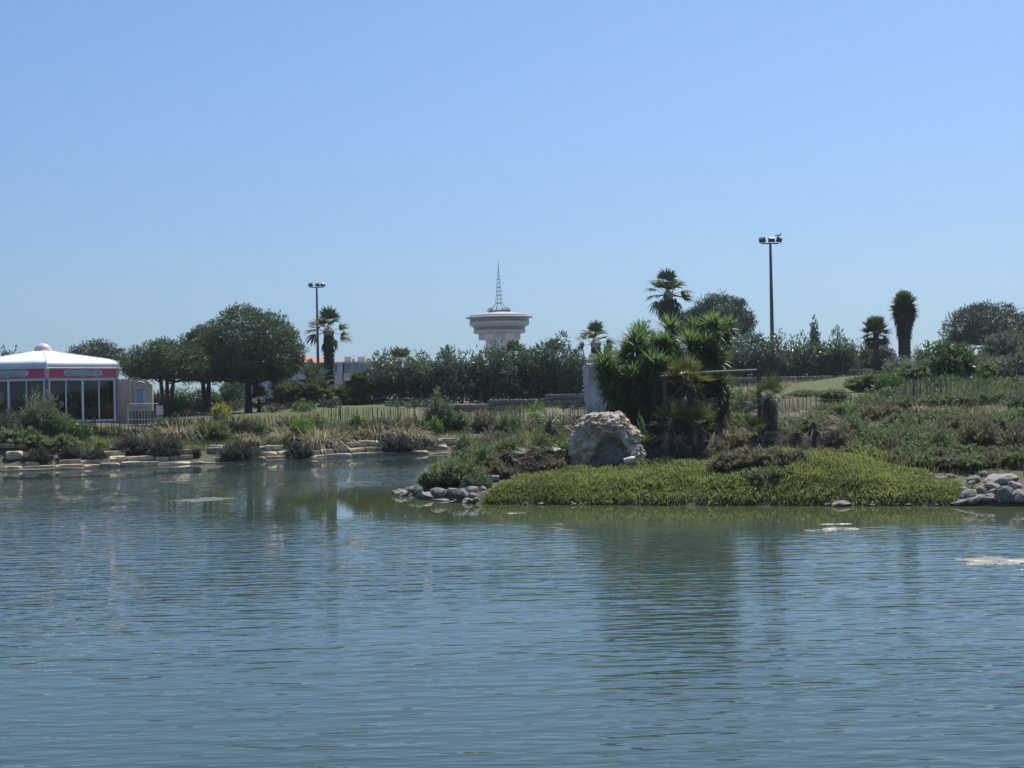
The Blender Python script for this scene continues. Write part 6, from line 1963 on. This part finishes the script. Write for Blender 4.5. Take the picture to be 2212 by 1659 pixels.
# yucca thicket
def yucca():
    o = foot(1450, 51.0)
    t = thing('yucca', 'tall many headed yucca thicket with sword leaves on the island', 'yucca', tuple(o))
    rng = nrng()
    RMs = [rosette_mesh(rng, 130, 0.86, 0.085, -0.7) for _ in range(4)]
    heads = [(1309, 790, 50.2, 1.0), (1329, 824, 50.0, 1.0), (1373, 752, 51.0, 1.05), (1412, 757, 51.4, 0.95), (1416, 795, 50.2, 1.05), (1494, 754, 50.8, 1.08), (1449, 717, 52.0, 0.95), (1388, 730, 52.2, 0.9), (1543, 712, 51.6, 1.0), (1500, 722, 52.0, 0.9), (1572, 712, 52.5, 0.8), (1556, 836, 50.6, 0.95), (1455, 770, 51.5, 1.0), (1525, 780, 51.6, 0.9), (1345, 792, 51.3, 0.95), (1570, 862, 50.8, 0.8), (1480, 800, 52.0, 0.9), (1360, 840, 50.6, 0.9), (1395, 850, 50.4, 0.9), (1440, 835, 50.6, 0.95), (1500, 845, 51.2, 0.9), (1535, 815, 51.0, 0.9), (1350, 765, 51.8, 0.9), (1440, 752, 51.2, 0.95), (1466, 792, 50.6, 0.95), (1436, 806, 50.2, 0.9), (1476, 830, 50.4, 0.9), (1522, 752, 51.0, 0.95), (1388, 805, 50.4, 0.95), (1368, 822, 50.0, 0.9), (1414, 836, 50.0, 0.9), (1546, 776, 51.0, 0.9), (1302, 806, 49.8, 0.85), (1320, 858, 49.9, 0.85), (1346, 872, 50.2, 0.8), (1516, 862, 50.6, 0.8)]
    roots = [(1385, 51.0), (1430, 51.2), (1460, 51.6), (1500, 51.6), (1535, 51.4)]
    for i, (px, py, D, s) in enumerate(heads):
        h = W(px, py, D) - o
        k = min(range(len(roots)), key=lambda q: abs(roots[q][0] - (px * 0.5 + 1450 * 0.5)))
        r = foot(*roots[k]) - o
        ro = link('rosette', RMs[i % 4], None, t, tuple(h), (rng.normal(0, 0.15), rng.normal(0, 0.15), rng.uniform(0, 6.28)), (s, s, s))
        mid1 = r * 0.6 + h * 0.4; mid1[2] = r[2] * 0.45 + h[2] * 0.55 - 0.2
        mid1 = r + (h - r) * np.array([0.45, 0.45, 0.4])
        G().tube([tuple(r - np.array([0, 0, 0.2])), tuple(mid1), tuple(h - np.array([0, 0, 0.35])), tuple(h)], [0.14, 0.11, 0.09, 0.07], 9).build('trunk', M['bark_palm'], t, True)
        # dead leaves hanging under the head
        n = 110
        az = rng.uniform(0, 6.28, n); f = rng.random(n)
        dr = np.array([0, 0, -1.0]) * 0.9
        ax = (mid1 - h); ax = ax / np.linalg.norm(ax)
        bb = h + ax * (f * 0.9 + 0.05)[:, None] + np.stack([np.cos(az), np.sin(az), 0 * az], 1) * 0.08
        dd = unit(np.stack([np.cos(az) * 0.45, np.sin(az) * 0.45, -np.ones(n)], 1))
        Q = ribbons(bb, dd, rng.uniform(0.4, 0.8, n), 0.05, 0.05, 2, rng)
        link('dead_leaves', quads_mesh('dead_leaves', Q, np.repeat(rng.uniform(0, 0.3, n), 2), M['yucca'] if i % 3 else M['dead_leaf']), None, t)


yucca()

# fan palms of the island
ip = [(1488, 48.7, 822, 24, 1.05, True, 26, 1.5, 'tall dwarf fan palm in front of the timber crossbeam, with a grey dead skirt'), (1449, 48.4, 918, 16, 0.95, True, 14, 0.7, 'yellowish fan palm right of the boulder, left of a pair'), (1506, 48.2, 922, 18, 1.0, True, 20, 0.8, 'yellowish fan palm right of the boulder, right of a pair'), (1391, 48.2, 972, 10, 0.7, True, 4, 0.2, 'small yellow green fan palm at the right foot of the boulder'),
      (1553, 52.5, 898, 12, 0.8, True, 3, 0.2, 'small fan palm below the lowest yucca head'), (1662, 48.9, 862, 18, 1.0, False, 14, 1.4, 'fan palm with a shaggy trunk beside the right timber post'), (1630, 48.2, 940, 12, 0.85, True, 6, 0.3, 'yellow fan palm at the foot of the shaggy trunk palm'), (1222, 48.4, 985, 16, 0.95, True, 8, 0.3, 'green fan palm left of the boulder foot'), (1160, 48.0, 985, 14, 0.9, False, 6, 0.3, 'dark green fan palm left of the green one by the boulder'), (1252, 48.6, 975, 12, 0.8, False, 4, 0.2, 'dark fan palm tucked against the left foot of the boulder'), (1137, 50.0, 968, 8, 0.8, True, 8, 0.3, 'sparse fan palm in the dead palm thicket'), (1722, 50.5, 935, 4, 0.7, False, 22, 0.7, 'collapsed fan palm with pale broken stalks')]
for (px, D, hy, n, s, yl, dead, sk, lab) in ip:
    b = foot(px, D)
    dwarf_palm('island_fan_palm', lab, b, max(0.15, topz(px, hy, D) - b[2]), n, s, yl, dead, 'fan palms of the island', skirt=sk, emin=-15)
dp = [(1188, 52.5, 908, 18, 'dead palm with bleached hanging leaves left of the boulder'), (1100, 49.0, 985, 16, 'dead palm stump with fallen leaves behind the island stones'), (1172, 49.5, 975, 14, 'dead leafless palm clump in the shade left of the green fan palm'), (1757, 50.5, 912, 20, 'dead palm hung with grey leaves above the green crest'), (1408, 48.8, 950, 12, 'short dead palm tuft beside the boulder')]
for (px, D, hy, n, lab) in dp:
    b = foot(px, D)
    dwarf_palm('dead_palm', lab, b, max(0.15, topz(px, hy, D) - b[2]), 0, 1.25, False, n, 'dead palms of the island', skirt=0.3, trunk_r=0.07)
# ------------------------------------------------------------------ boulder with a hollow
def boulder():
    D = 47.4
    o = foot(1308, D)
    o[2] -= 0.12
    t = thing('boulder', 'big pale rubble boulder with a dark arched hollow in front', 'boulder', tuple(o))
    s = pxm(D)
    w, h = 154 * s, topz(1308, 884, D) - o[2]
    nu, nv = 120, 64
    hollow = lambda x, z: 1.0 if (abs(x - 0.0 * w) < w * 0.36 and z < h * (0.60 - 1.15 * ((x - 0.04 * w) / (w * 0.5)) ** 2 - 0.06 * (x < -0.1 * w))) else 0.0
    vv, ff = [], []
    for j in range(nv + 1):
        v = j / nv
        ph = v * math.pi / 2
        for i in range(nu):
            a = 2 * math.pi * i / nu
            rr = math.cos(ph) ** 0.72
            x = math.cos(a) * rr * w / 2
            y = math.sin(a) * rr * w * 0.36
            z = math.sin(ph) ** 0.8 * h
            # rises to a flat crown, a bit higher right of the middle
            p = Vector((x * 1.6 + 3, y * 1.6, z * 1.6))
            k = 1 + 0.15 * noise.noise(p) + 0.16 * (0.5 - abs(noise.noise(p * 2.2))) + 0.1 * noise.noise(p * 5)
            x, y, z = x * k, y * k, z * (0.94 + 0.1 * noise.noise(p * 0.9) + 0.05 * noise.noise(p * 3.1))
            if y < 0.1:
                lim = h * (0.60 - 1.15 * ((x - 0.04 * w) / (w * 0.5)) ** 2) + 0.08 * noise.noise(p * 3)
                dp = min(1.0, max(0.0, (lim - z) / 0.3))
                y = y * (1 - 0.2 * dp) + 0.2 * dp + 0.03 * dp * noise.noise(p * 2)
            vv.append((x, y, z))
    for j in range(nv):
        for i in range(nu):
            ff.append((j * nu + i, j * nu + (i + 1) % nu, (j + 1) * nu + (i + 1) % nu, (j + 1) * nu + i))
    ff.append(tuple(nv * nu + i for i in range(nu)))
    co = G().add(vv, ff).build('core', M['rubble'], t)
    co.data.materials.append(M['hollow_shade'])
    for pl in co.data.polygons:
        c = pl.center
        if c.y < 0.45 and hollow(c.x, c.z): pl.material_index = 1  # shade of the hollow painted onto its faces
    rng = nrng()
    SMs = [rock_mesh(500 + k, 0.25, 1, 0.3, 0.55, 'rubble', 0.1) for k in range(6)]
    OMs = [rock_mesh(520 + k, 0.25, 1, 0.3, 0.55, 'ochre_rubble', 0.1) for k in range(3)]
    V = np.array(vv)
    c = 0
    used = []
    order = rng.permutation(len(V))
    for i in order:
        x, y, z = V[i]
        if c >= 290: break
        if z < 0.05 * h and y > 0: continue
        if y < 0.35 and hollow(x, z * 0.98): continue
        if y > 0.25 * w: continue
        if any((x - a) ** 2 + (y - b_) ** 2 + (z - d) ** 2 < 0.105 ** 2 for (a, b_, d) in used): continue
        used.append((x, y, z))
        sz = rng.uniform(0.05, 0.1) if rng.random() < 0.75 else rng.uniform(0.1, 0.17)
        och = (h * 0.42 < z < h * 0.78) and abs(x + 0.02 * w) < w * 0.26 and y < 0 and rng.random() < 0.75
        link('stone', (OMs[c % 3] if och else SMs[c % 6]), None, t, (x * 0.96, y * 0.96, z * 0.97), (rng.normal(0, 0.35), rng.normal(0, 0.35), rng.uniform(0, 6.28)), (sz * rng.uniform(0.9, 1.6), sz, sz * rng.uniform(0.7, 1.2)))
        c += 1
    # jar lying at its foot
    p = foot(1358, 46.3)
    p[2] = topz(1358, 996, 46.3)
    jt = thing('jar', 'pale jar lying on its side at the right foot of the boulder', 'jar', tuple(p), R(25))
    g = G(); g.lathe([(0.001, -0.2), (0.13, -0.2), (0.15, -0.05), (0.15, 0.12), (0.12, 0.2), (0.1, 0.2), (0.12, 0.1), (0.12, -0.15), (0.001, -0.16)], 20)
    g.build('body', M['plastic'], jt, True, (0, 0, 0), (R(80), 0, R(70)))
    g = G(); g.lathe([(0.105, 0.19), (0.135, 0.19), (0.135, 0.22), (0.105, 0.22)], 20, close=True)
    g.build('rim', M['steel_grey'], jt, True, (0, 0, 0), (R(80), 0, R(70)))


boulder()

# ------------------------------------------------------------------ loose rocks
RK = [rock_mesh(700 + k, 0.3 if k % 2 else 0.6, 2, 0.34, 0.85, 'grey_rock', 0.1) for k in range(8)]
left_rocks = [(868, 1058, 30, 14), (893, 1054, 26, 10), (905, 1052, 20, 14), (868, 1068, 36, 10), (890, 1072, 44, 10), (912, 1062, 22, 16), (930, 1066, 40, 16), (952, 1056, 36, 20), (985, 1054, 34, 14), (960, 1076, 52, 10), (1000, 1060, 44, 20), (1018, 1052, 30, 16), (990, 1080, 20, 8), (1010, 1076, 22, 10), (1024, 1068, 20, 12), (1030, 1078, 18, 10), (1040, 1050, 20, 10), (1045, 1040, 22, 12), (975, 1084, 16, 6), (1005, 1087, 14, 6), (944, 1080, 22, 8), (852, 1063, 14, 6), (905, 1079, 24, 7)]
right_rocks = [(2030, 1029, 26, 12), (2055, 1026, 24, 10), (2075, 1040, 30, 10), (2105, 1030, 26, 14), (2085, 1050, 26, 16), (2095, 1060, 34, 20), (2120, 1052, 26, 18), (2140, 1040, 40, 22), (2165, 1022, 70, 26), (2150, 1056, 30, 18), (2172, 1050, 44, 30), (2110, 1072, 40, 18), (2090, 1088, 60, 12), (2135, 1076, 44, 14), (2160, 1082, 40, 12), (2186, 1074, 34, 16), (2205, 1080, 30, 22), (2200, 1058, 34, 22), (2125, 1018, 24, 12), (2098, 1040, 22, 10), (2140, 1066, 30, 12), (2195, 1040, 30, 16)]
for nm, lst, where in (('left', sorted(left_rocks), 'at the left tip of the island'), ('right', sorted(right_rocks), 'on the bank at the right edge')):
    for i, (px, ty, w, hp) in enumerate(lst):
        p = hit(px, min(ty + hp, 1092))
        D = p[1]
        rng = nrng()
        ww, hh = w * pxm(D), hp * pxm(D)
        o = link('rock', RK[(i * 3 + (nm == 'right')) % 8], None, None, (p[0], D + ww * 0.25, p[2] + hh * 0.35), (rng.normal(0, 0.15), rng.normal(0, 0.15), rng.uniform(-0.5, 0.5) + (math.pi if i % 2 else 0)), (ww * 0.62, ww * 0.5, hh * 0.85))
        tag(o, f'grey rock {where}, {ORD[i]} from the left', 'rock', f'rocks {where}')
for i, (px, py, w, hp) in enumerate([(1135, 1089, 10, 5), (1168, 1091, 14, 5), (1240, 1093, 9, 4), (1815, 1086, 36, 12), (1785, 1091, 14, 6), (1880, 1091, 12, 4), (1960, 1092, 11, 4), (2020, 1092, 10, 4)]):
    p = hit(px, py + hp * 0.4)
    D = p[1]
    ww, hh = w * pxm(D), hp * pxm(D)
    tag(link('pebble' if w < 20 else 'rock', RK[i], None, None, (p[0], D - 0.15, 0.02 + hh * 0.3), (0, 0, i), (ww * 0.6, ww * 0.5, hh * 0.8)), f'small stone at the waterline of the green cover, {ORD[i]} from the left', 'stone', 'stones along the cover edge')
# log and twig arch on the shore
p = hit(1052, 1042)
t = thing('driftwood', 'grey driftwood log with a bent twig at the back of the island stones', 'driftwood', tuple(p))
G().tube([(-0.35, 0, 0.1), (0, 0.05, 0.12), (0.42, 0.1, 0.12)], [0.1, 0.13, 0.11], 9).build('log', M['beam_wood'], t, True)
G().tube([(-0.55, -0.1, 0.05), (-0.2, 0, 0.42), (0.1, 0.05, 0.36), (0.45, 0.1, 0.2)], [0.02, 0.02, 0.016, 0.01], 6).build('twig', M['twig'], t, True)


# ------------------------------------------------------------------ floating weed
def weed(label, px, py, w_px, h_px, mat, seed):
    r = ray(px, py)
    D = -EYE / r[2]
    c = np.array([r[0] * D, D])
    wx, wy = w_px * pxm(D), h_px * D * D / (EYE * F)
    rng = np.random.default_rng(seed)
    n = 150
    pts = []
    for k in range(n):
        a = 2 * math.pi * k / n
        q = 0.9 + 0.5 * noise.noise((math.cos(a) * 1.6 + seed * 1.37, math.sin(a) * 1.6, 0.4)) + 0.3 * noise.noise((math.cos(a) * 6 + seed, math.sin(a) * 6, 1.4)) + 0.2 * noise.noise((math.cos(a) * 19 + seed, math.sin(a) * 19, 2.4))
        pts.append((wx / 2 * q * math.cos(a), wy / 2 * q * math.sin(a)))
    vv = [(0, 0, 0.006)]
    for (f, z) in ((0.35, 0.007), (0.7, 0.006), (0.92, 0.003), (1.0, -0.01)):
        for (x, y) in pts: vv.append((x * f, y * f, z + (rng.normal(0, 0.004) if f < 1 else 0)))
    ff = [(0, 1 + k, 1 + (k + 1) % n) for k in range(n)]
    for j in range(3):
        for k in range(n): ff.append((1 + j * n + k, 1 + (j + 1) * n + k, 1 + (j + 1) * n + (k + 1) % n, 1 + j * n + (k + 1) % n))
    o = G().add(vv, ff).build('weed_mat', M[mat], None, True, (c[0], c[1], 0.0))
    tag(o, label, 'weed', 'floating weed mats')


weed('brown weed mat floating in the middle of the left water', 437, 1079, 118, 9, 'weed_mat', 3)
weed('thin brown weed streak at the far left of the open water', 252, 1095, 34, 3, 'weed_mat', 8)
weed('pale weed mat off the green cover, broad right half', 1818, 1142, 84, 7, 'weed_pale', 12)
weed('pale weed mat off the green cover, thin left half', 1768, 1146, 66, 4, 'weed_pale', 17)
weed('thin pale weed streak behind the broad pale mat', 1800, 1132, 70, 3, 'weed_pale', 22)
weed('large pale weed mat cut by the right edge of the view', 2155, 1212, 190, 17, 'weed_pale', 27)
weed('small pale weed streak below the right hand rocks', 2105, 1150, 36, 3, 'weed_pale', 31)
weed('faint broken weed streak off the left end of the cover', 1115, 1108, 60, 3, 'weed_pale', 35)

# ------------------------------------------------------------------ sea air
def haze():
    m = bpy.data.materials.new('haze')
    m.use_nodes = True
    nt = m.node_tree
    nt.nodes.remove(nt.nodes['Principled BSDF'])
    v = nt.nodes.new('ShaderNodeVolumePrincipled')
    v.inputs['Color'].default_value = (0.82, 0.9, 1.0, 1)
    v.inputs['Density'].default_value = HAZE
    v.inputs['Anisotropy'].default_value = 0.35
    nt.links.new(v.outputs[0], nt.nodes['Material Output'].inputs['Volume'])

    g = G().box((0, 300, 31), (900, 760, 66.0))
    o = g.build('haze', m, None)
    tag(o, 'thin pale blue sea haze over the park', kind='stuff')


HAZE = 0.0002
haze()
